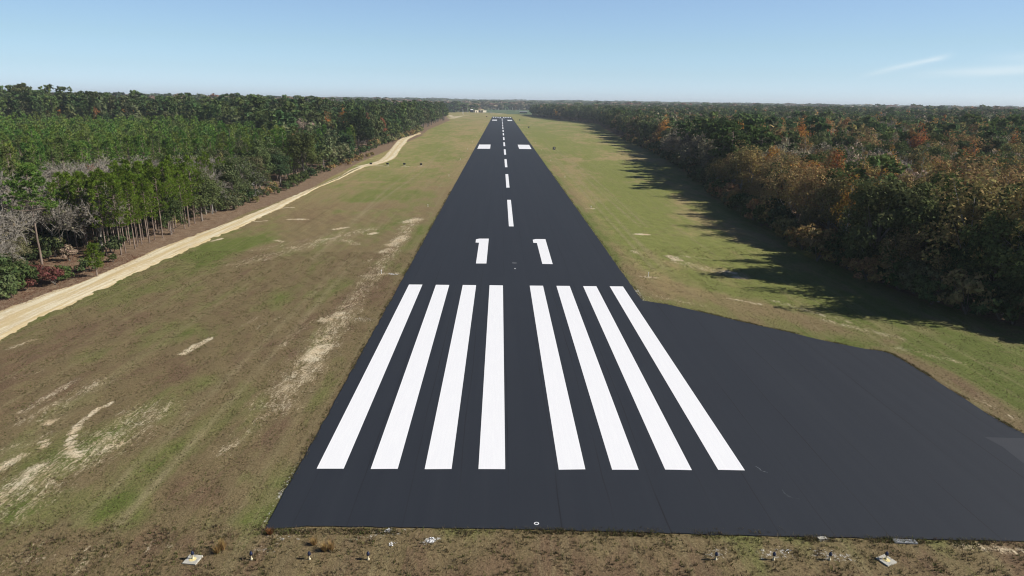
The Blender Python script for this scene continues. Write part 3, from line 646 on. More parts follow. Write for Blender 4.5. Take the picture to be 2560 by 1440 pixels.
# ------------------------------------------------------------------ which trees stand where
# kind, x, y, height factor, tint ; collected first, the largest in the picture become objects of their own
T = []   # dict(sp, x, y, s, tint, D)
def vis(x, y, h=14.0):
    px, py, d = proj(x, y, terrain(x, y) + h * .6); return (px > -140) & (px < 2700) & (py < 1500) & (d > 5), d
PAL = {
    'young': [(.125, .215, .042), (.108, .195, .046), (.155, .230, .048), (.170, .225, .052), (.130, .175, .055)],
    'tall': [(.085, .130, .042), (.070, .112, .042), (.105, .142, .046), (.095, .115, .050)],
    'olive': [(.118, .135, .058), (.100, .124, .050), (.135, .145, .070), (.090, .115, .045)],
    'dark': [(.062, .092, .034), (.070, .100, .034), (.056, .084, .036), (.088, .112, .042)],
    'autumn': [(.42, .20, .055), (.36, .16, .055), (.32, .18, .07), (.48, .26, .06)],
    'brown': [(.26, .20, .088), (.28, .20, .085), (.22, .195, .078), (.30, .205, .095)], 'rustfar': [(.22, .135, .10), (.25, .135, .085), (.20, .14, .11)],
    'red': [(.25, .095, .06), (.22, .08, .06)],
    'greybrown': [(.29, .245, .165), (.25, .215, .15), (.32, .255, .18)]}
def tint(k, r=rng):
    c_ = np.array(PAL[k][r.integers(len(PAL[k]))]); return tuple(np.clip(c_ * r.uniform(.82, 1.2) * r.uniform(.93, 1.07, 3), 0, 1))
def add(sp, x, y, s=1.0, tk=None, label=None, grp=None, cat=None, tintv=None):
    if x < 0 and sp in ('bare', 'oak', 'halfbare', 'row', 'bigoak') and y < 600: x = min(x, edgeL(y) - {'bare': 3.0, 'oak': 2.2 * s, 'halfbare': 3.0, 'row': .8, 'bigoak': 4.0}[sp])
    v_, d = vis(x, y)
    if not v_ and label is None: return
    T.append(dict(sp=sp, x=x, y=y, s=s, tint=tintv or tint(tk), D=float(d), label=label, grp=grp, cat=cat, z=float(terrain(x, y))))
def jit(x0, x1, y0, y1, step, amp=.38):
    X, Y = np.meshgrid(np.arange(x0, x1, step), np.arange(y0, y1, step)); X = X.ravel() + rng.uniform(-amp, amp, X.size) * step; Y = Y.ravel() + rng.uniform(-amp, amp, Y.size) * step
    return X, Y
def top(px, py, h): return g(px, py, h)
# --- hand-placed trees on the left edge
x, y = g(105, 661); add('lone', x, y, 1.0, tintv=(.130, .215, .045), label='lone tall pine with a long bare trunk and open crown at the wood edge', cat='pine tree')
for (px, py, h, lab) in [(52, 532, 9.5, 'wide bare grey oak left of the lone tall pine'), (232, 462, 10.5, 'largest bare grey oak, spreading between the lone pine and the young pine row'), (182, 560, 8.0, 'low bare grey oak just right of the lone pine trunk'), (300, 520, 9, 'bare grey oak touching the left end of the young pine row'),
                         (160, 405, 10.5, 'pale bare oak behind the lone pine, in front of the dense young pines'), (352, 405, 10.5, 'bare grey crown rising behind the young pine row'), (30, 470, 10, 'bare grey oak at the picture edge behind the lone pine'), (12, 600, 8, 'half bare oak over the green bush nearest the track'), (120, 470, 9.5, 'bare oak standing close behind the lone tall pine'), (500, 400, 11, 'bare topped grey oak right of the young pine row'), (470, 385, 11, 'second bare grey crown behind the young pine row')]:
    x, y = top(px, py, h); add('bare', x, y, h / 10., tintv=(.14, .12, .075), label=lab, grp='bare grey oaks at the wood edge', cat='bare tree')
x, y = top(222, 412, 9); add('autumn', x, y, .72, tintv=(.27, .085, .040), label='round rust red tree in front of the dense young pines', cat='autumn tree')
x, y = g(243, 692); add('youngs', x, y, .95, tintv=(.12, .17, .025), label='small yellow green pine sapling beside the sandy track', cat='pine tree')
for (px, py, h, tk, lab) in [(40, 590, 7.5, 'olive', 'dense green oak left of the lone pine, low to the ground'), (15, 690, 4.5, 'dark', 'dark green bushy oak nearest the lower left of the track'), (85, 640, 4.5, 'olive', 'small olive oak at the foot of the lone pine'), (300, 600, 5, 'olive', 'low olive oak in front of the bare oaks'), (545, 430, 9.5, 'olive', 'grey green oak right of the young pine row'), (590, 400, 10.5, 'olive', 'wide olive oak behind the track bend'),
                             (640, 350, 12, 'olive', 'tall olive oak in front of the dense young pines, right end'), (500, 480, 7.5, 'dark', 'dark round oak at the right end of the young pine row')]:
    x, y = top(px, py, h); add('oak', x, y, h / 11., tk, label=lab, cat='oak tree')
for (px, py) in [(100, 690), (75, 725), (125, 700), (150, 712)]:
    x, y = g(px, py); add('redbush', x - .5, y, rng.uniform(.8, 1.2), tintv=(.15, .060, .050), label='wine red bush under the lone pine', grp='wine red bushes under the lone pine', cat='shrub')
add('bigoak', -68.0, 281, 1.30, tintv=(.030, .044, .018), label='huge dark evergreen oak standing out beside the wide part of the track', cat='oak tree')
x, y = top(815, 322, 15); add('oak', x, y, 1.35, tintv=(.085, .098, .034), label='broad yellow green oak left of the huge dark oak', cat='oak tree')
# --- young pine row by the track
Xs, Ys = jit(-68, -57.9, 61.5, 118, 1.95, .32)
for x, y in zip(Xs, Ys):
    if x > edgeL(y) - 1.0 or (y > 96 and x > -60.5): continue
    if y > 90 and (rng.random() < .75 or x < -64): continue
    add('row', x, y, rng.uniform(.82, 1.12), tintv=tuple(np.array((.135, .200, .026)) * rng.uniform(.8, 1.2)), label=None, grp='young pines in the row by the track', cat='pine tree')
# --- mixed belt along the edge
Xs, Ys = jit(-90, -58.5, 0, 124, 4.5)
for x, y in zip(Xs, Ys):
    if x > edgeL(y) - 1.5: continue
    k = rng.random()
    if 60 < y < 91 and x > -68.5: continue
    if abs(x + 66) < 4 and abs(y - 53) < 5.5: continue
    if k < .58: add('bare', x, y, rng.uniform(.78, 1.12), tintv=(.20, .18, .12), grp='bare grey oaks at the wood edge', cat='bare tree')
    elif k < .82: add('oak', x, y, rng.uniform(.55, .88), 'olive', grp='olive oaks at the wood edge', cat='oak tree')
    else: add('halfbare', x, y, rng.uniform(.7, 1.0), 'olive', grp='half bare oaks at the wood edge', cat='bare tree')
Xs, Ys = jit(-88, -58.5, 118, 290, 6.0)
for x, y in zip(Xs, Ys):
    e = edgeL(y)
    if x > e - 2.2 or (x < -79 and y < 190): continue
    if abs(y - 278) < 15 and x > -80: continue
    k = rng.random(); edge = x > e - 9
    if k < (.62 if y < 200 else .4): add('oak', x, y, rng.uniform(.75, 1.12) * (.8 if edge else 1.0) * (1.0 if y < 200 else .9 if y < 266 else 1.1), 'olive', grp='olive oaks along the track', cat='oak tree')
    elif k < .80: add('oak', x, y, rng.uniform(.8, 1.1) * (1.0 if y < 200 else .9 if y < 266 else 1.1), 'dark', grp='dark oaks along the track', cat='oak tree')
    elif k < .88 and y < 180: add('halfbare', x, y, rng.uniform(.8, 1.1), 'olive', grp='half bare oaks at the wood edge', cat='bare tree')
    elif k < .97: add('row', x, y, rng.uniform(.8, 1.15), 'young', grp='young pines among the oaks', cat='pine tree')
    else: add('autumn', x, y, .8, 'brown', grp='brown trees among the oaks', cat='autumn tree')
Xs, Ys = jit(-120, -60, 290, 900, 7.5)
for x, y in zip(Xs, Ys):
    e = edgeL(y)
    if x > e - 3.2 or (x < -95 and y > 600) or (y < 298 and x > -78): continue
    k = rng.random(); f = 1 + .35 * min(1, (y - 290) / 250.)
    if k < .36: add('oak', x, y, rng.uniform(.95, 1.25) * f, 'dark', grp='dark oaks beyond the track end', cat='oak tree')
    elif k < .62: add('oak', x, y, rng.uniform(.9, 1.2) * f, 'olive', grp='olive oaks beyond the track end', cat='oak tree')
    elif k < .93: add('tall', x, y, rng.uniform(.62, .84) * f ** .5, 'tall', grp='pines beyond the track end', cat='pine tree')
    else: add('autumn', x, y, rng.uniform(1.0, 1.3), 'red' if rng.random() < .6 else 'autumn', grp='red trees beyond the track end', cat='autumn tree')
# --- dense young pine plantation
Xs, Ys = jit(-262, -68, 60, 312, 4.7, .42)
for x, y in zip(Xs, Ys):
    if x > -90 and y < 126 or x > -80 and y > 190: continue
    if x > -79 and rng.random() < .3: continue
    if x > -84 and y < 60: continue
    if y > 215 + (-x - 78) * 1.1 or rng.random() < .10: continue
    add('youngm', x, y, rng.uniform(.78, 1.13) + .04 * math.sin(x * .07) * math.sin(y * .05), 'young', grp='young pines of the dense plantation', cat='pine tree')
# --- tall mixed wood behind
Xs, Ys = jit(-520, -90, 190, 620, 6.9, .48)
for x, y in zip(Xs, Ys):
    if x > -262 and y < 324 and not (y > 222 + (-x - 78) * 1.1): continue
    if x < -262 and y < 160: continue
    if y > 420 - (x + 300) * .2 and x < -250: continue
    pl = x > -262; k = rng.random(); edge_oak = (x > -290 and y < 380 and y < 300 + (-x) * .35)
    if k < .20 + .25 * edge_oak: add('oak', x, y, rng.uniform(1.1, 1.6), 'dark' if rng.random() < .6 else 'olive', grp='dark oaks in the wood behind the plantation', cat='oak tree')
    elif k < .93: add('tall', x, y, (rng.uniform(.70, .92) + .16 * (rng.random() < .16)) * (1.0 if x < -140 else .92), 'tall', grp='tall pines behind the plantation', cat='pine tree')
    elif k < .96: add('autumn', x, y, rng.uniform(1.1, 1.5), 'autumn', grp='orange trees in the wood behind the plantation', cat='autumn tree')
    else: add('halfbare', x, y, rng.uniform(1.2, 1.6), 'greybrown', grp='grey trees in the wood behind the plantation', cat='bare tree')
# --- right side
HERO = []
def clear(x, y): return all((x - a) ** 2 + (y - b) ** 2 > r * r and not (abs(y - b + (x - a) * .0) < 3.2 and x < a and x > a - 12) for a, b, r in HERO)
for (px, py, h, sp, tk, lab, cat) in [(2135, 455, 12.5, 'autumn', None, 'yellow orange slender tree, foremost on the right woodland edge', 'autumn tree'), (2205, 440, 13, 'autumn', None, 'second yellow orange slender tree, right of the foremost one', 'autumn tree'), (2230, 378, 14, 'autumn', None, 'orange topped tree behind the two slender yellow ones', 'autumn tree'), (2345, 395, 13, 'autumn', None, 'golden tree with a pale branch beside the grey bare tree on the right', 'autumn tree'), (1805, 318, 13.5, 'autumn', None, 'orange crown left of two on the front edge of the right wood', 'autumn tree'), (1832, 325, 13, 'autumn', None, 'orange crown right of two on the front edge of the right wood', 'autumn tree'),
                                      (2055, 318, 14, 'autumn', None, 'bright orange single tree among green crowns in the right wood', 'autumn tree'), (2540, 400, 13, 'autumn', None, 'red and yellow tree at the right picture edge', 'autumn tree'), (2290, 385, 13, 'bare', None, 'bare grey tree between golden trees in the right wood', 'bare tree'), (2440, 420, 12.5, 'bare', None, 'large purple grey bare tree near the right picture edge', 'bare tree'), (2000, 360, 13, 'bigoak', 'dark', 'dark green round oak behind the front orange trees on the right', 'oak tree')]:
    x, y = top(px, py, h); HERO.append((x, y, 6.0 if sp == 'autumn' else 5.0)); tv = {'autumn': (.36, .215, .055), 'bare': (.12, .09, .08)}.get(sp)
    if 'red and yellow' in lab: tv = (.30, .15, .035)
    if px in (1805, 1832, 2055): tv = (.42, .18, .03)
    add(sp, x, y, h / {'autumn': 13., 'bare': 10., 'bigoak': 14.}[sp], tk, label=lab, cat=cat, tintv=tv if not tk else None)
Xs, Ys = jit(44, 240, 10, 330, 5.6)
for x, y in zip(Xs, Ys):
    e = edgeR(y)
    if x < e + (2.6 if y < 62 else 4.6): continue
    if not clear(x, y): continue
    if x < e + 20 and 58 < y < 150 and rng.random() < .5:
        add('brownoak' if rng.random() < .7 else 'autumn', x, y, rng.uniform(.95, 1.15), 'brown' if rng.random() < .75 else 'autumn', grp='brown leaved oaks in the right wood', cat='oak tree'); continue
    edge = x < e + 10; k = rng.random(); sc_ = rng.uniform(.92, 1.15) * (1.12 if y < 62 else 1) * (1.0 if y < 150 else 1.12) * (1 + .15 * min(1, x / 240.))
    zone = math.sin(x * .035 + 1.3) + math.sin(y * .03 + x * .012)
    pine_bit = 150 < y < 235 and x < e + 22
    if pine_bit and k < .6: add('tall2', x, y, sc_ * .95, tintv=tuple(np.array((.065, .10, .030)) * rng.uniform(.85, 1.15)), grp='pines on the right woodland edge', cat='pine tree')
    elif k < (.40 if zone > 0 else .26) + .1 * (x > 95): add('oak', x, y, sc_ * 1.05, 'dark', grp='dark oaks in the right wood', cat='oak tree')
    elif k < .58 + .06 * (x > 95): add('oak', x, y, sc_ * 1.05, 'olive', grp='olive oaks in the right wood', cat='oak tree')
    elif k < .76: add('brownoak', x, y, sc_ * 1.08, 'brown', grp='brown leaved oaks in the right wood', cat='oak tree')
    elif k < .86: add('halfbare', x, y, sc_ * 1.2, 'greybrown', grp='grey half bare trees in the right wood', cat='bare tree')
    elif k < .95: add('autumn', x, y, sc_ * 1.0, 'brown' if rng.random() < .55 else 'autumn', grp='orange trees in the right wood', cat='autumn tree')
    else: add('tall2', x, y, sc_, 'tall', grp='pines in the right wood', cat='pine tree')
for y in np.arange(6, 330, 4.4):
    x = edgeR(y) + rng.uniform(3.4, 6.0); k = rng.random()
    if y > 60 and rng.random() < .35 or not clear(x, y): continue
    add('brownoak' if k < .5 else 'oak', x, y + rng.uniform(-1.5, 1.5), rng.uniform(.5, .85), 'brown' if k < .5 else ('dark' if k < .85 else 'olive'), grp='low trees along the right woodland edge', cat='oak tree')
for a, b, r in HERO:
    if r == 6.0 and a < 75:
        for q in range(7): add('bush', a + rng.uniform(-3.5, 7), b + rng.uniform(-4, 4), rng.uniform(1.3, 2.3), ['dark', 'brown', 'olive'][rng.integers(3)], grp='bushes at the foot of the right woodland edge', cat='shrub')
        add('oak', a + 6.5, b + 1.5, .95, 'olive', grp='olive oaks in the right wood', cat='oak tree')
for y in np.arange(2, 60, 3.2):
    for q in (3.5, 7, 11): add('bush', edgeR(y) + q + rng.uniform(-1.2, 1.2), y + rng.uniform(-1, 1), rng.uniform(1.2, 2.4), ['dark', 'brown', 'olive'][rng.integers(3)], grp='bushes at the foot of the right woodland edge', cat='shrub')
for y in np.arange(2, 420, 2.2):       # undergrowth closing the foot of the edge
    x = edgeR(y) + 1.6 + rng.uniform(-.6, 1.6); add('bush', x, y + rng.uniform(-1, 1), rng.uniform(1.0, 2.3), ['dark', 'brown', 'olive'][rng.integers(3)], grp='bushes at the foot of the right woodland edge', cat='shrub')
for y in np.concatenate([np.arange(8, 62, 2.4), np.arange(104, 300, 3.2), np.arange(300, 520, 5.0)]):
    x = edgeL(y) - 1.5 - rng.uniform(-.2, 3.2)
    if abs(y - 55) < 5: continue
    add('bush', x, y + rng.uniform(-1, 1), rng.uniform(.6, 1.7) * (1.0 if y < 290 else 1.6), ['dark', 'olive', 'olive', 'brown'][rng.integers(4)], grp='bushes at the foot of the left woodland edge', cat='shrub')
Xs, Ys = jit(-88, -61, 14, 124, 3.6, .45)
for x, y in zip(Xs, Ys):
    if x > edgeL(y) - .6 or (60 < y < 91 and x > -68.5): continue
    if abs(x + 66) < 2.5 and abs(y - 53) < 3 or rng.random() < .25: continue
    add('bush', x, y, rng.uniform(.7, 1.7), ['dark', 'olive', 'brown', 'greybrown'][rng.choice(4, p=[.3, .35, .2, .15])], grp='bushes under the bare oaks', cat='shrub')
for y in np.arange(60, 118, 1.8):
    add('bush', -67.5 + rng.uniform(-2.5, 4.5), y, rng.uniform(.45, 1.15), ['dark', 'brown', 'olive'][rng.integers(3)], grp='low bushes among the young pine row', cat='shrub')
for (px, py, s_) in [(20, 742, 1.3), (45, 725, 1.5), (8, 715, 1.7), (70, 712, 1.1), (150, 745, .7), (190, 705, .8), (262, 680, .9), (278, 676, .8), (340, 655, .5), (215, 700, .9)]:
    x, y = g(px, py); x = min(x, litL(y) - 1.2); add('bush', x, y, s_, ['dark', 'olive'][rng.integers(2)], grp='bushes at the foot of the left woodland edge', cat='shrub')
for y in np.arange(208, 262, 4.0): add('bush', -58.8 + rng.uniform(-2, 1.5), y, rng.uniform(.5, 1.0), 'brown', grp='dry bushes in front of the huge dark oak', cat='shrub')
Xs, Ys = jit(60, 620, 330, 1300, 8.0)
mass = []
for x, y in zip(Xs, Ys):
    if x < edgeR(y) + 3.5: continue
    mass.append((x, y))
Xs, Ys = jit(240, 560, 40, 330, 7.5)
mass += list(zip(Xs, Ys))
for x, y in mass:
    v_, d = vis(x, y)
    if not v_: continue
    k = rng.random(); e = edgeR(y); front = x < e + 16 and y > 330
    sc_ = rng.uniform(.95, 1.25) * (1.18 + .18 * min(1., max(0, d - 300) / 500)); zone = math.sin(x * .02 + .3) + math.sin(y * .012 + x * .008)
    if front and k < .7: add('oak', x, y, sc_, 'dark' if rng.random() < .5 else 'olive', grp='green oaks on the far right woodland edge', cat='oak tree')
    elif k < (.58 if zone > 0 else .40): add('oak', x, y, sc_, 'dark', grp='dark oaks in the far right wood', cat='oak tree')
    elif k < .66: add('oak', x, y, sc_, 'olive', grp='olive oaks in the far right wood', cat='oak tree')
    elif k < .82: add('brownoak', x, y, sc_, 'greybrown' if rng.random() < .6 else 'brown', grp='brown oaks in the far right wood', cat='oak tree')
    elif k < .93: add('brownoak', x, y, sc_ * .95, 'rustfar' if rng.random() < .6 else 'autumn', grp='orange trees in the far right wood', cat='autumn tree')
    else: add('tall2', x, y, sc_ * .85, 'tall', grp='pines in the far right wood', cat='pine tree')
# --- far woods around the end of the runway
def far_ok(x, y):
    if -300 < x < 130 and y < 1960 and not (x < -66 - max(0, 1560 - y) * .25 and y > 1440): return False
    return True
D_ = 620.
while D_ < 6200:
    st = max(8.5, D_ / 75.); na = int(1.42 * D_ / st)
    for a in np.linspace(-.70, .72, na) + rng.uniform(-.3, .3, na) / na:
        d = D_ + rng.uniform(-.5, .5) * st; x = CX + d * math.sin(a); y = CY + d * math.cos(a)
        if y < 1290 and -120 < x < 620 and x > edgeL(y) - 2: continue
        if x > 0 and y < 1300 and x < 620: continue
        if x < 0 and y < 560: continue
        if x < 0 and a < -.17 and d < 1000: continue                           # hidden by the tall wood
        if not far_ok(x, y): continue
        if x < 0 and y < 1440 and x > -250 and y > 1290: continue
        if y < 1290 and x < 0 and x > -100: continue
        k = rng.random(); f = st / 8.5
        zone = math.sin(x * .006 + 2) + math.sin(y * .004)
        pal = 'dark' if k < .34 + .1 * zone else 'tall' if k < .56 else 'greybrown' if k < .78 else 'rustfar' if k < .94 else 'olive'
        if d > 2600: pal = 'dark' if k < .45 else 'tall' if k < .85 else 'greybrown'
        T.append(dict(sp='far', x=x, y=y, s=1.0, w=f, tint=tint(pal), D=d, label=None, grp=None, cat='far', z=float(terrain(x, y))))
    D_ += st * .9
# single trees seen across the far field
for (px, py, h, tk, lab) in [(1255, 276.5, 17, 'greybrown', 'bare pinkish tree on the green field beyond the runway, left one'), (1287, 281, 16, 'greybrown', 'rounder bare tree beyond the runway end, left of the black tower')]:
    x, y = g(px, py); add('brownoak', x, y, h / 11., tk, label=lab, cat='bare tree')
for x in np.arange(-38, 42, 9.5):
    add('oak', x + rng.uniform(-2, 2), 1990 + rng.uniform(-6, 6), 1.25, 'dark', grp='dark trees behind the green field', cat='oak tree', label='dark round tree in the row behind the green field')

# ------------------------------------------------------------------ prototypes
SPEC = {'young': 'x'}
def P_(*a, **k): return proto(*a, **k)
PR = {  # species -> (near, far-mesh) prototypes
 'lone': P_(g_lone_pine, 'lone_pine', 1, seed=1),
 'youngs': P_(g_young_pine, 'young_pine', 4, seed=2, h=4.4, R=1.15, base=.34, ls=.75),
 'youngm': P_(g_young_pine, 'plantation_pine', 5, seed=3, ls=1.5, R=2.1, base=.22),
 'row': P_(g_young_pine, 'row_pine', 5, seed=41, h=11, R=1.7, base=.40, ls=.9),
 'tall': P_(g_tall_pine, 'tall_pine', 4, seed=4, ls=1.9, tm=M_bark),
 'tall2': P_(g_tall_pine, 'edge_pine', 4, seed=5, h=14, R=3.0, base=.38, ls=1.3),
 'oak': P_(g_oak, 'oak', 5, seed=6, tm=M_dark, ls=.88, low=.04, nc=66),
 'bigoak': P_(g_oak, 'big_oak', 2, seed=7, h=14, R=7.2, low=.04, nc=130, tm=M_dark, ls=1.5, crf=.2),
 'brownoak': P_(g_oak, 'brown_oak', 4, seed=8, tm=M_grey, ls=.9, dens=.62, low=.04),
 'bare': P_(g_bare, 'bare_oak', 4, seed=9, tm=M_twig, maxl=4, leafy=350, kids=(5, 8), thin=.02, R=4.6),
 'halfbare': P_(g_bare, 'half_bare_oak', 3, seed=10, tm=M_grey, maxl=4, leafy=3000, ls=1.1),
 'autumn': P_(g_autumn, 'autumn_tree', 4, seed=12, tm=M_grey),
 'bush': P_(g_shrub, 'bush', 3, seed=13, tm=M_dark),
 'redbush': P_(g_shrub, 'red_bush', 2, seed=14, tm=M_dark, h=1.7, R=1.6, ls=.8),
}
kw = dict(merged=True)
PM = {
 'youngs': P_(g_young_pine, 'm', 3, seed=22, h=4.4, R=1.15, base=.34, ls=1.6, side=3, **kw), 'row': P_(g_young_pine, 'm', 3, seed=42, h=11, R=1.7, base=.4, ls=1.8, side=3, **kw),
 'youngm': P_(g_young_pine, 'm', 4, seed=23, ls=3.4, R=2.3, side=3, **kw),
 'tall': P_(g_tall_pine, 'm', 5, seed=24, ls=3.0, side=3, nc=30, **kw),
 'tall2': P_(g_tall_pine, 'm', 4, seed=25, h=14, R=3.0, base=.38, ls=2.6, side=3, nc=26, **kw),
 'oak': P_(g_oak, 'm', 5, seed=26, ls=2.8, nc=42, side=3, low=.04, **kw),
 'brownoak': P_(g_oak, 'm', 4, seed=28, ls=2.8, dens=.75, nc=38, side=3, low=.05, **kw),
 'halfbare': P_(g_bare, 'm', 3, seed=30, maxl=2, thin=.05, leafy=380, ls=2.8, **kw),
 'bare': P_(g_bare, 'm', 3, seed=30, maxl=3, thin=.05, leafy=100, ls=2.0, **kw),
 'autumn': P_(g_autumn, 'm', 4, seed=32, ls=2.4, side=3, **kw),
 'bush': P_(g_shrub, 'm', 2, seed=33, ls=2.0, nc=9, per=22, **kw),
}
def far_proto(seed):
    r = np.random.default_rng(seed); cc = blob(r, 20, 4.3, 5.0, 12.5, .2); V, F = clump_leaves(cc, np.full(20, 2.1), 5, 1.5, r, .7, .3)
    # lower skirt so that the wood closes below the crowns
    a = r.uniform(0, 6.28, 24); c2 = np.stack([np.cos(a) * 3.4, np.sin(a) * 3.4, r.uniform(1, 10, 24)], 1); V2, F2 = leaves(c2, 2.0, r, unit(c2 * [1, 1, 0]), up=0)
    V = np.concatenate([V, V2]); F = np.arange(len(V)).reshape(-1, 3); return dict(tv=np.zeros((0, 3)), tf=np.zeros((0, 3), int), cv=V, cf=F, v=r.uniform(0, 1, len(F)))
PM['far'] = [far_proto(50 + i) for i in range(5)]

CAP = {'pine tree': 295, 'oak tree': 295, 'bare tree': 150, 'autumn tree': 150, 'shrub': 295}
NAMES = {'lone': 'tall_pine', 'youngs': 'young_pine', 'row': 'young_pine', 'youngm': 'young_pine', 'tall': 'tall_pine', 'tall2': 'pine_tree', 'oak': 'oak_tree', 'bigoak': 'oak_tree', 'brownoak': 'oak_tree', 'bare': 'bare_tree', 'halfbare': 'bare_tree', 'autumn': 'autumn_tree', 'bush': 'bush', 'redbush': 'bush'}
GL = {
 'bushes under the bare oaks': 'bush in the undergrowth beneath the bare grey oaks', 'low bushes among the young pine row': 'low bush between trunks of the young pine row',
 'low trees along the right woodland edge': 'low shaded tree in the front row of the right wood',
 'young pines in the row by the track': 'slender young pine in the bright green row beside the sandy track',
 'bare grey oaks at the wood edge': 'bare grey oak in the tangle left of the young pine row',
 'olive oaks at the wood edge': 'olive green oak in the tangle left of the young pine row',
 'half bare oaks at the wood edge': 'grey half bare oak near the sandy track',
 'olive oaks along the track': 'olive green oak in the belt along the track past the young pine row',
 'dark oaks along the track': 'dark green oak in the belt along the track past the young pine row',
 'young pines among the oaks': 'young pine among the oaks along the track past the young pine row',
 'brown trees among the oaks': 'brown tree among the oaks along the track past the young pine row',
 'dark oaks beyond the track end': 'dark oak lining the left grass beyond the end of the track',
 'olive oaks beyond the track end': 'olive oak lining the left grass beyond the end of the track',
 'pines beyond the track end': 'dark pine in the wood beyond the end of the track',
 'red trees beyond the track end': 'red or orange tree in the wood beyond the end of the track',
 'young pines of the dense plantation': 'vivid green pine in the dense even plantation on the left',
 'dark oaks in the wood behind the plantation': 'dark round oak between the plantation and the tall pines',
 'tall pines behind the plantation': 'tall dark pine on the left skyline behind the plantation',
 'orange trees in the wood behind the plantation': 'orange tree in the dark wood behind the plantation',
 'grey trees in the wood behind the plantation': 'grey half bare tree in the wood behind the plantation',
 'pines on the right woodland edge': 'pine with visible trunk on the edge of the right wood',
 'pines in the right wood': 'dark pine inside the right wood', 'dark oaks in the right wood': 'dark green crown in the right wood',
 'olive oaks in the right wood': 'olive green crown in the right wood', 'brown leaved oaks in the right wood': 'olive brown crown thinning in the right wood',
 'grey half bare trees in the right wood': 'grey half bare tree in the right wood', 'orange trees in the right wood': 'rust or orange leaved tree in the right wood',
 'bushes at the foot of the right woodland edge': 'shaded bush at the foot of the right wood', 'bushes at the foot of the left woodland edge': 'sunlit bush at the foot of the left wood edge',
 'dry bushes in front of the huge dark oak': 'dry brown bush in front of the huge dark oak',
 'green oaks on the far right woodland edge': 'green oak on the edge of the right wood towards the runway end',
 'dark oaks in the far right wood': 'dark crown deep in the right wood', 'olive oaks in the far right wood': 'olive crown deep in the right wood',
 'brown oaks in the far right wood': 'grey brown crown deep in the right wood', 'orange trees in the far right wood': 'orange or red crown deep in the right wood',
 'pines in the far right wood': 'pine deep in the right wood'}
counts = {}
T.sort(key=lambda t: (t['label'] is None, t['D'] / (1.0 if t['cat'] != 'x' else 1)))
rest = []
for t in T:
    c_ = t['cat']
    if c_ == 'far' or (t['label'] is None and (counts.get(c_, 0) >= CAP[c_] or t['D'] > 900)) or t['D'] > 2600: rest.append(t); continue
    counts[c_] = counts.get(c_, 0) + 1
    lab = t['label'] or GL[t['grp']]
    o = thing(NAMES[t['sp']], (t['x'], t['y'], t['z'] - .05), lab, c_, t['grp'] or None, rng.uniform(0, 6.28))
    ps = PR[t['sp']]; p = ps[rng.integers(len(ps))]; s_ = t['s']; o.scale = (s_ * rng.uniform(.9, 1.12), s_ * rng.uniform(.9, 1.12), s_)
    tr = obj('trunk' if t['cat'] != 'bare tree' else 'branches', p['trunk'], o)
    if 'crown' in p:
        cr = obj('crown', p['crown'], o); cr.color = (*t['tint'], 1)
print('individual trees', counts, 'massed', len(rest))
def merge(name, ts, label, tm):
    tv, tf, cv, cf, vv, tc_ = [], [], [], [], [], []; nt_ = nc_ = 0
    for t in ts:
        ps = PM[t['sp']] if t['sp'] in PM else PM['oak']; p = ps[rng.integers(len(ps))]; a = rng.uniform(0, 6.28); ca, sa = math.cos(a), math.sin(a); s_ = t['s']; wf = t.get('w', 1.0)
        Rm = np.array([[ca, sa, 0], [-sa, ca, 0], [0, 0, 1]]) * np.array([[s_ * wf], [s_ * wf], [s_ * ((rng.uniform(.68, 1.12) + .28 * (rng.random() < .07)) if t['sp'] == 'far' else 1)]])
        off = np.array([t['x'], t['y'], t['z'] - .1])
        if len(p['tv']): tv.append(p['tv'] @ Rm + off); tf.append(p['tf'] + nt_); nt_ += len(p['tv'])
        if 'cv' in p:
            cv.append(p['cv'] @ Rm + off); cf.append(p['cf'] + nc_); nc_ += len(p['cv']); vv.append(p['v']); tc_.append(np.tile(np.array([*t['tint'], 1.]), (len(p['cf']), 1)))
    V = np.concatenate(cv + tv); F = np.concatenate(cf + [f + nc_ for f in tf]); nC = sum(map(len, cf)); nTt = len(F) - nC
    me = mesh(name, V, F, None, {'v': ('FACE', 'FLOAT', np.concatenate(vv + [np.zeros(nTt)])), 'tint': ('FACE', 'FLOAT_COLOR', np.concatenate(tc_ + [np.tile([.2, .17, .14, 1.], (nTt, 1))]))},
              mats=[M_leaf_m, tm], midx=np.r_[np.zeros(nC, int), np.ones(nTt, int)])
    print(name, len(ts), 'trees', len(F), 'tris'); return obj(name, me, kind='stuff', label=label)
by = {}
for t in rest: by.setdefault('far' if t['cat'] == 'far' else t['cat'], []).append(t)
LB = {'pine tree': ('pine_forest', 'rest of the pines massed behind the nearer ones'), 'oak tree': ('oak_forest', 'rest of the green and brown oaks massed deep in the woods'), 'autumn tree': ('autumn_forest', 'rest of the orange and red trees scattered deep in the woods'), 'bare tree': ('bare_forest', 'rest of the bare grey trees deep in the woods'), 'shrub': ('undergrowth', 'rest of the bushes along the wood edges'), 'far': ('distant_woods', 'hazy far woods of green, grey and rust crowns along the horizon')}
for k, ts in by.items(): merge(LB[k][0], ts, LB[k][1], M_dark if k != 'bare tree' else M_grey)
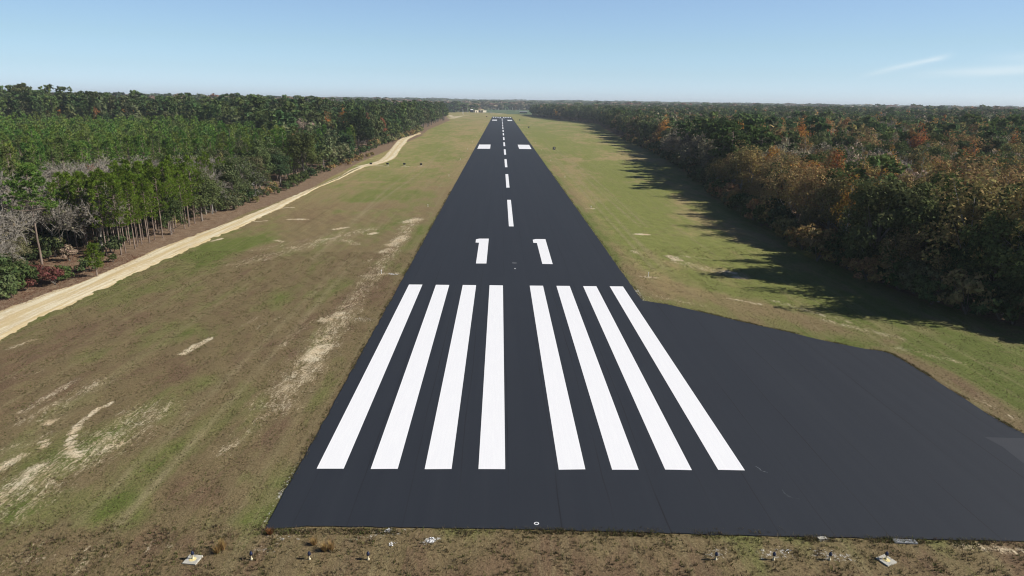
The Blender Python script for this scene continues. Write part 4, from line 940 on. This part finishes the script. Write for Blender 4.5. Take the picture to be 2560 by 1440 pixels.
# ------------------------------------------------------------------ near-ground grass
def tufts(name, x, y, hgt, wid, nb, tints, r, label):
    n = len(x); k = np.repeat(np.arange(n), nb); m = len(k)
    a = r.uniform(0, 6.28, m); rad = np.repeat(wid, nb) * r.uniform(0, 1, m); bx = x[k] + np.cos(a) * rad; by = y[k] + np.sin(a) * rad
    h = hgt[k] * r.uniform(.5, 1.2, m); ln = r.normal(0, .6, (m, 2)) * h[:, None]; w_ = .012 + .05 * h; a2 = r.uniform(0, 6.28, m)
    sx, sy = np.cos(a2) * w_, np.sin(a2) * w_; z0 = np.full(m, -.05)
    V = np.stack([np.stack([bx - sx, by - sy, z0], 1), np.stack([bx + sx, by + sy, z0], 1), np.stack([bx + ln[:, 0], by + ln[:, 1], h], 1)], 1).reshape(-1, 3)
    F = np.arange(3 * m).reshape(-1, 3); tt_ = np.concatenate([tints[k], np.ones((m, 1))], 1)
    me = mesh(name, V, F, M_leaf_m, {'v': ('FACE', 'FLOAT', r.uniform(0, 1, m)), 'tint': ('FACE', 'FLOAT_COLOR', tt_)})
    return obj(name, me, kind='stuff', label=label)
def on_grass(x, y):
    pad = (x > 14) & (x < np.interp(y, [-8, 5, 11, 21, 24, 30, 38.4, 39.6], [60, 37.2, 36.1, 36.3, 33.5, 26.4, 17.9, 15.5])) & (y < 39.7)
    run = (np.abs(x) < 15.4) & (y > -6.2); pad = pad & (y > -7.2 - (x - 15) * .02)
    return ~(run | pad)
PT = np.array([(.15, .125, .06), (.19, .155, .085), (.13, .14, .045), (.22, .18, .11), (.15, .105, .065), (.12, .13, .045)])
r_ = np.random.default_rng(77)
n = 15000; x = r_.uniform(-32, 46, n); y = r_.uniform(-14, -5.9, n); k = on_grass(x, y); x, y = x[k], y[k]
cl_ = np.sin(x * 1.9 + np.sin(y * 2.3)) * np.sin(y * 2.7 + x * .4) + r_.normal(0, .5, len(x)); k = cl_ > -.3; x, y, cl_ = x[k], y[k], cl_[k]
tufts('weeds', x, y, .05 + .07 * np.clip(cl_, 0, 1.4) + r_.uniform(0, .05, len(x)), np.full(len(x), .09), 6, PT[r_.choice(6, len(x), p=[.2, .2, .12, .18, .2, .1])] * r_.uniform(.5, 1.2, (len(x), 1)), r_, 'dry brown and green weeds in front of the runway end')
n = 60000; x = r_.uniform(-60, -15.2, n); y = -13 + 78 * r_.uniform(0, 1, n) ** 1.5; k = x > np.interp(y, yy, RX) + .1; x, y = x[k], y[k]
tufts('short_grass', x, y, r_.uniform(.02, .07, len(x)) + .0007 * np.clip(y, 0, 60), np.full(len(x), .08), 4, PT[r_.integers(0, 6, len(x))] * r_.uniform(.75, 1.2, (len(x), 1)), r_, 'short mown grass left of the runway')
n = 26000; x = r_.uniform(15.4, 58, n); y = 2 + 70 * r_.uniform(0, 1, n); k = on_grass(x, y) & (x < edgeR(y) + 3); x, y = x[k], y[k]
tufts('short_grass', x, y, r_.uniform(.03, .09, len(x)), np.full(len(x), .09), 4, PT[r_.integers(0, 6, len(x))] * r_.uniform(.8, 1.25, (len(x), 1)), r_, 'short mown grass between the paved corner and the right wood')
n = 16000; y = r_.uniform(8, 62, n); x = litL(y) + r_.uniform(-14, 2.2, n)
tufts('leaf_litter', x, y, r_.uniform(.03, .16, n), np.full(n, .16), 4, np.array([(.20, .10, .06), (.24, .15, .10), (.16, .07, .05)])[r_.integers(0, 3, n)] * r_.uniform(.8, 1.2, (n, 1)), r_, 'red brown leaf litter and dead stalks between track and wood')
def edge_pts(P, n, off0, off1):
    P = np.array(P); d = np.r_[0, np.cumsum(np.hypot(*np.diff(P, axis=0).T))]; t = r_.uniform(0, d[-1], n); cl0 = np.sin(t * 1.3) + np.sin(t * .37 + 1) + r_.normal(0, .7, n); t = t[cl0 > .1]
    x = np.interp(t, d, P[:, 0]); y = np.interp(t, d, P[:, 1]); T_ = np.stack([np.interp(t + .3, d, P[:, 0]) - x, np.interp(t + .3, d, P[:, 1]) - y], 1); T_ /= np.linalg.norm(T_, axis=1, keepdims=True) + 1e-9; o_ = r_.uniform(off0, off1, len(t)); return x - T_[:, 1] * o_, y + T_[:, 0] * o_
ex, ey = zip(edge_pts([(-15.2, 140), (-15.2, -6.5)], 2600, -.45, .10), edge_pts([(-15.2, -6.5), (0, -6.4), (12.9, -6.95), (36, -7.7)], 3200, -.35, .14), edge_pts(padtop[:-1][:200], 2600, -.35, .10), edge_pts([(15.25, 39.6), (15.3, 200)], 1600, -.4, .08))
ex = np.concatenate(ex); ey = np.concatenate(ey)
tufts('edge_grass', ex, ey, r_.uniform(.06, .17, len(ex)), np.full(len(ex), .08), 6, PT[r_.integers(0, 6, len(ex))] * r_.uniform(.5, 1.15, (len(ex), 1)), r_, 'weeds and grass creeping over the asphalt edges')
def clump_mesh(h, R, nb, r):
    a = r.uniform(0, 6.28, nb); q = r.uniform(0, 1, nb) ** .6; b = np.stack([np.cos(a) * R * .3 * q, np.sin(a) * R * .3 * q, np.full(nb, -.04)], 1)
    t = np.stack([np.cos(a) * R * q * 1.1, np.sin(a) * R * q * 1.1, h * r.uniform(.55, 1.1, nb)], 1); t[:, :2] += r.normal(0, .05, (nb, 2)); s = np.stack([-np.sin(a), np.cos(a), a * 0], 1) * .012
    V = np.stack([b - s, b + s, t], 1).reshape(-1, 3); return V, np.arange(3 * nb).reshape(-1, 3)
for i, (px, py, h, lab) in enumerate([(557, 1372, .62, 'tall tan grass clump left of the paved corner, tallest of the dry clumps'), (543, 1380, .4, 'small tan grass clump beside the tallest dry clump'), (785, 1360, .42, 'slim tan grass clump just below the runway edge'), (812, 1376, .5, 'left half of a pair of wide tan grass clumps'), (828, 1374, .52, 'right half of a pair of wide tan grass clumps'), (676, 1334, .34, 'rust brown grass clump at the left corner of the asphalt')]):
    x, y = g(px, py); V, F = clump_mesh(h, .32, 150, r_); me = mesh('grass_clump', V, F, M_leaf, {'v': ('FACE', 'FLOAT', r_.uniform(0, 1, len(F)))})
    o = obj('grass_clump', me, label=lab, cat='grass clump', group='dry grass clumps before the runway'); o.location = (x, y, 0); o.color = (.36, .24, .10, 1) if i != 5 else (.22, .10, .04, 1)

# ------------------------------------------------------------------ lamps, signs and small things
M_cream = simple('cream_paint', (.62, .54, .36), .6, .12, 20); M_navy = simple('dark_blue_glass', (.012, .016, .045), .25, .2, 20, .6); M_black = simple('black_housing', (.02, .02, .025), .5, .2, 8)
M_conc = simple('concrete', (.46, .44, .38), .9, .15, 6); M_white = simple('white_paint', (.78, .78, .76), .6, .06, 6); M_steel = simple('galvanised_steel', (.42, .43, .44), .45, .1, 10, .5, .6); M_yel = simple('yellow_sand', (.70, .58, .28), .9, .1, 12)
def lamp_parts():
    a = MB().prof([(.075, -.05), (.07, .04), (.034, .07), (.032, .22), (.05, .235), (.05, .25)], 10)
    b = MB().prof([(.060, .25), (.082, .26), (.085, .36), (.068, .375), (.062, .43), (.04, .46), (.01, .468)], 12)
    return a.mesh('stem', M_cream, True), b.mesh('lamp_head', M_navy, True)
stm, hdm = lamp_parts()
def pad_mesh(w_):
    return MB().box(-w_, w_, -w_, w_, -.1, .035).mesh('concrete_pad', M_conc)
cl4 = ['left', 'right']
for i, (px, rot_) in enumerate([(483, 1), (629, 0), (774, 0), (921, 0), (1789, 0), (1933, 0), (2073, 0), (2213, 2)]):
    x, _y = g(px, 1397.5); side = 'left' if i < 4 else 'right'; pos = ['outermost', 'second from outside', 'third from outside', 'innermost'][i if i < 4 else 7 - i]
    t = thing('threshold_light', (x, -8.95, 0.03 if rot_ else 0), f'{pos} of four blue capped lights on the {side} before the runway end' if not rot_ else f'{side}most blue capped light, standing on a concrete pad', 'runway light', 'blue capped lights before the runway end', rng.uniform(0, 6))
    obj('stem', stm, t); obj('lamp_head', hdm, t)
    if rot_:
        c_ = obj('concrete_pad', pad_mesh(.36), label=f'square concrete pad under the {side}most blue capped light', cat='concrete pad'); c_.location = (x, -9.0, 0); c_.rotation_euler = (0, 0, .42 if rot_ == 2 else -.12)
        d_ = MB().prof([(.19, 0), (.16, .012), (.02, .016)], 14); obj('sand_ring', d_.mesh('sand_ring', M_yel), c_).location = (0, 0, .034)
# runway edge lights
em = MB().prof([(.06, -.05), (.05, .05), (.028, .07), (.028, .36), (.05, .38)], 8).mesh('stem', M_white, True); eh = MB().prof([(.05, .38), (.07, .40), (.065, .52), (.02, .56)], 8).mesh('lamp_head', M_white, True)
for i, y in enumerate([51.5, 113.4, 178, 241, 304, 366, 428, 490, 552, 614, 676, 738, 800, 862, 924, 986]):
    for s_ in (-1, 1):
        t = thing('edge_light', (s_ * 18.6, y, 0), 'white edge light ' + ('left' if s_ < 0 else 'right') + ' of the runway, level with the ' + ['far stripe ends', 'first centreline dash', 'second centreline dash', 'third centreline dash', 'large aiming marks'][i] if i < 5 else 'tiny white edge light far along the ' + ('left' if s_ < 0 else 'right') + ' side of the runway', 'runway light', 'white runway edge lights')
        obj('stem', em, t); obj('lamp_head', eh, t)
# approach path indicator boxes on the left
hbx = MB().box(-.42, .42, -.5, .4, .42, .86).mesh('housing', M_black); hh = MB().box(-.45, .45, -.62, .45, .864, .91).mesh('lid', M_black); wn = MB().box(-.30, .30, -.52, -.505, .52, .76).mesh('lens', M_navy)
lgm = MB().prof([(.07, -.05), (.07, .02), (.03, .03), (.03, .42)], 6).mesh('leg', M_white)
for i, px in enumerate((928, 970.5, 1013, 1055)):
    x = g(px, 413)[0]; t = thing('slope_indicator', (x, 212.5, .02), ['leftmost', 'second', 'third', 'rightmost'][i] + ' of four dark indicator boxes on white sand beside the track', 'indicator light', 'approach slope indicator boxes')
    obj('housing', hbx, t); obj('lid', hh, t); obj('lens', wn, t)
    for a, b in ((-.3, -.35), (.3, -.35), (0, .3)): l_ = obj('leg', lgm, t); l_.location = (a, b, 0)
# distance signs
def text_mesh(ch, size, mat):
    cu = bpy.data.curves.new('numeral', 'FONT'); cu.body = ch; cu.size = size; cu.align_x = 'CENTER'; cu.align_y = 'CENTER'; cu.extrude = .01; cu.offset = .035; o = bpy.data.objects.new('tmp', cu); me = bpy.data.meshes.new_from_object(o); bpy.data.objects.remove(o)
    me.name = 'numeral'; me.materials.clear(); me.materials.append(mat); return me
for (x, y, ch, lab) in [(24.8, 304.9, '3', 'black distance sign with white 3, nearest sign right of the runway'), (23.6, 595.5, '2', 'second black distance sign, halfway along the right of the runway'), (22.5, 852.4, '1', 'farthest black distance sign on the right of the runway'), (-23.5, 1035., '', 'small dark sign left of the far runway end')]:
    t = thing('distance_sign', (x, y, 0), lab, 'sign', 'black distance signs'); obj('panel', MB().box(-.68, .68, -.12, .12, .35, 1.75).mesh('panel', M_black), t)
    if ch: nn = obj('numeral', text_mesh(ch, 1.45, M_white), t); nn.location = (0, -.135, 1.05); nn.rotation_euler = (math.pi / 2, 0, 0)
    for q in (-.5, .5): obj('post', MB().box(q - .04, q + .04, -.04, .04, -.05, .35).mesh('post', M_steel), t)
# rubble and slabs
def stones(n, R, r, smin, smax):
    m = MB()
    for i in range(n):
        a = r.uniform(0, 6.28); q = R * r.uniform(0, 1) ** .7; s_ = r.uniform(smin, smax); P = unit(r.normal(0, 1, (10, 3))) * s_ * r.uniform(.6, 1.1, (10, 1)) * [1.2, 1, .6]
        bm = bmesh.new(); vs = [bm.verts.new(p) for p in P]; res = bmesh.ops.convex_hull(bm, input=vs); bmesh.ops.delete(bm, geom=[e for e in res['geom_interior'] if isinstance(e, bmesh.types.BMVert)], context='VERTS'); bmesh.ops.triangulate(bm, faces=bm.faces)
        bm.verts.index_update(); m.add([tuple(v.co + Vector((math.cos(a) * q, math.sin(a) * q, s_ * .25))) for v in bm.verts], [[v.index for v in f.verts] for f in bm.faces]); bm.free()
    return m
M_chalk = simple('chalky_rubble', (.74, .74, .74), .95, .12, 14)
for (px, py, n, R_, lab) in [(1077, 1351, 46, .24, 'bright white rubble heap in front of the runway centre'), (980, 1360, 12, .16, 'few white stones left of the bright rubble heap'), (972, 1324, 9, .12, 'white stones touching the asphalt edge'), (1972, 1380, 6, .2, 'two white stones between the right hand lights')]:
    x, y = g(px, py); o = obj('rubble_heap', stones(n, R_, r_, .02, .06).mesh('rubble_heap', M_chalk), label=lab, cat='rubble'); o.location = (x, y, 0)
x, y = g(2262, 1354); o = obj('concrete_slab', MB().box(-.62, .62, -.17, .17, -.06, .045).mesh('concrete_slab', simple('weathered_slab', (.27, .28, .29), .9, .35, 9)), label='flat grey broken slab along the asphalt edge, lower right', cat='slab'); o.location = (x, y, 0); o.rotation_euler = (0, 0, -.08)
x, y = g(2055, 1346); o = obj('concrete_slab', MB().box(-.24, .24, -.11, .11, -.06, .05).mesh('concrete_slab', M_conc), label='small pale slab piece on the asphalt edge', cat='slab'); o.location = (x, y, 0); o.rotation_euler = (0, 0, .1)

# ------------------------------------------------------------------ far field and airport buildings
fy = np.linspace(1330, 1985, 24); fx = np.linspace(-130, 190, 12); FX, FY = np.meshgrid(fx, fy); keep_l = -20 - (FY - 1330) * .05; FX = np.maximum(FX, np.where(FY < 1500, 10 - 30 * sstep(1380, 1500, FY), -48))
ii = np.arange(FX.size).reshape(FX.shape); FF = np.stack([ii[:-1, :-1], ii[:-1, 1:], ii[1:, 1:], ii[1:, :-1]], -1).reshape(-1, 4)
fm = Mat('pasture', .95, .1); fm.color(fm.mix(fm.noise(fm.obco((1, .2, 1)), .03, 4, lo=.35, hi=.65), (.075, .125, .062), (.11, .14, .075)))
obj('field', mesh('field', np.stack([FX, FY, terrain(FX, FY) + .12], -1), FF, fm.m, smooth=True), kind='structure', label='blue green pasture beyond the far end of the runway')
M_wall = simple('cream_wall', (.68, .60, .46), .8, .06, .5); M_roof = simple('tan_roof', (.50, .42, .24), .7, .1, .5); M_shade = simple('dark_opening', (.03, .03, .035), .8, .2, 1); M_blue = simple('blue_cladding', (.03, .035, .07), .6, .2, 1)
bx, by = -51.0, 1500.
t = thing('terminal_building', (bx, by, 0), 'low cream building with raised tan canopy at the far left of the runway', 'building', rz=.62)
obj('wall', MB().box(-9, 0, 0, 12, -.5, 4.4).box(12, 21, 0, 12, -.5, 4.2).box(0, 12, 7, 12, -.5, 4.3).mesh('wall', M_wall), t)
obj('canopy', MB().box(-.5, 12.5, -1, 6.9, 6.2, 7.1).mesh('canopy', M_roof), t)
obj('roof', MB().box(-9.4, -.55, -.4, 12.4, 4.405, 4.8).box(12.55, 21.4, -.4, 12.4, 4.205, 4.6).mesh('roof', M_wall), t)
for q in (0.3, 6, 11.7): obj('column', MB().box(q - .2, q + .2, -.6, -.2, -.5, 6.2).mesh('column', M_wall), t)
obj('doorway', MB().box(-7, -4.6, -.06, -.005, 0, 2.6).mesh('doorway', M_shade), t); obj('doorway', MB().box(2, 10, 6.9, 6.99, 0, 3.4).mesh('doorway', M_shade), t)
t = thing('storage_shed', (bx - 14.5, by + 2, 0), 'dark blue shed with bright white roof left of the cream building', 'building', rz=.3)
obj('wall', MB().box(-2.6, 2.6, 0, 6, -.5, 5.2).mesh('wall', M_blue), t); V = [(-3, -.4, 5.2), (3, -.4, 5.2), (3, 6.4, 5.2), (-3, 6.4, 5.2), (-3, 3, 6.6), (3, 3, 6.6)]
obj('roof', mesh('roof', V, [(0, 1, 5), (0, 5, 4), (2, 3, 4), (2, 4, 5), (0, 4, 3), (1, 2, 5), (0, 3, 2), (0, 2, 1)], M_white), t); obj('door', MB().box(-1, 1, -.08, -.005, 0, 3).mesh('door', M_shade), t)
t = thing('white_van', (bx + 27, by - 3, 0), 'white vehicle parked right of the cream building', 'vehicle')
obj('body', MB().box(-2.4, 2.4, -1, 1, .45, 1.2).box(-2.3, 1.3, -.95, .95, 1.2, 2.1).mesh('body', M_white), t); obj('window', MB().box(-2, 1, -.97, -.955, 1.3, 1.9).mesh('window', M_navy), t)
for a in (-1.5, 1.5):
    wv = MB(); V, F = tube([(a, -1.02, .38), (a, 1.02, .38)], .38, 10); wv.add(V, F); obj('wheel', wv.mesh('wheel', M_black), t)
obj('apron', sheet('apron', [(-26, 1478), (-10, 1430), (0, 1376), (4, 1376), (-6, 1434), (-22, 1486), (-64, 1497), (-64, 1490)], .06, simple('pale_concrete', (.55, .50, .40), .9, .1, .2), .0), kind='structure', label='pale concrete strip in front of the cream building')
t = thing('silo', (60.5, 1310, 0), 'tall black cylindrical silo with pale sunlit side at the right wood end', 'silo')
obj('tank', MB().prof([(1.9, -.5), (1.9, 14.5), (1.5, 15.4), (.2, 16)], 18).mesh('tank', simple('silo_black', (.015, .015, .03), .35, .2, 1, .6)), t); obj('sunlit_strip', MB().box(1.95, 2.3, -.3, .3, .5, 14).mesh('sunlit_strip', M_white), t)  # white strip added to paint the tank's sunlit side
t = thing('low_barn', (46, 1450, 0), 'long low barn with pale roof left of the black silo', 'building')
obj('wall', MB().box(-7, 9, 0, 8, -.5, 2.6).mesh('wall', M_shade), t); V = [(-7.6, -.6, 2.6), (9.6, -.6, 2.6), (9.6, 8.6, 2.6), (-7.6, 8.6, 2.6), (-7.6, 4, 4.2), (9.6, 4, 4.2)]
obj('roof', mesh('roof', V, [(0, 1, 5), (0, 5, 4), (2, 3, 4), (2, 4, 5), (0, 4, 3), (1, 2, 5), (0, 3, 2), (0, 2, 1)], M_steel), t)
def mast(x, y, h, lab, hd=True):
    t = thing('mast', (x, y, float(terrain(x, y))), lab, 'mast'); obj('pole', MB().prof([(.22, -.3), (.16, h * .5), (.09, h)], 8).mesh('pole', M_white), t)
    if hd: obj('lamp_head', MB().box(-.45, .45, -.3, .3, h, h + .7).mesh('lamp_head', M_white), t)
x, y = g(1059, 270, 14); mast(x, y, 21, 'white mast sticking out of the left wood near the runway end')
x, y = g(1155.5, 284); mast(x, y, 11, 'white pole at the wood end, left of the cream building'); x, y = g(1169.5, 282.5); mast(x, y, 13.5, 'taller white beacon pole between wood and cream building')
x, y = g(1158, 287); mast(x, y, 8, 'short pole standing on the grass near the sandy clearing', False)
for i, px in enumerate(np.linspace(1228, 1300, 9)):
    x, y = g(px, 277.6); y = 1930; x = g(px, 277)[0]
    t = thing('fence_post', (x, y, float(terrain(x, y))), 'pale post behind the green pasture', 'post', 'posts behind the green pasture'); obj('pole', MB().prof([(.3, -.2), (.25, 4.0 + 3 * (i % 3 == 0)), (.05, 4.3 + 3 * (i % 3 == 0))], 6).mesh('pole', M_white), t)
# ------------------------------------------------------------------ haze
hb = MB().box(-7500, 7500, -300, 7600, -2, 62)
hm = bpy.data.materials.new('haze'); hm.use_nodes = True; hn = hm.node_tree; hn.nodes.clear(); ho = hn.nodes.new("ShaderNodeOutputMaterial"); hv = hn.nodes.new("ShaderNodeVolumePrincipled")
hv.inputs['Color'].default_value = (.86, .94, 1.0, 1); hv.inputs['Density'].default_value = .00013; hv.inputs['Anisotropy'].default_value = .1
hn.links.new(hv.outputs[0], ho.inputs['Volume'])
obj('haze', hb.mesh('haze', hm), kind='stuff', label='thin bluish haze over the far woods')
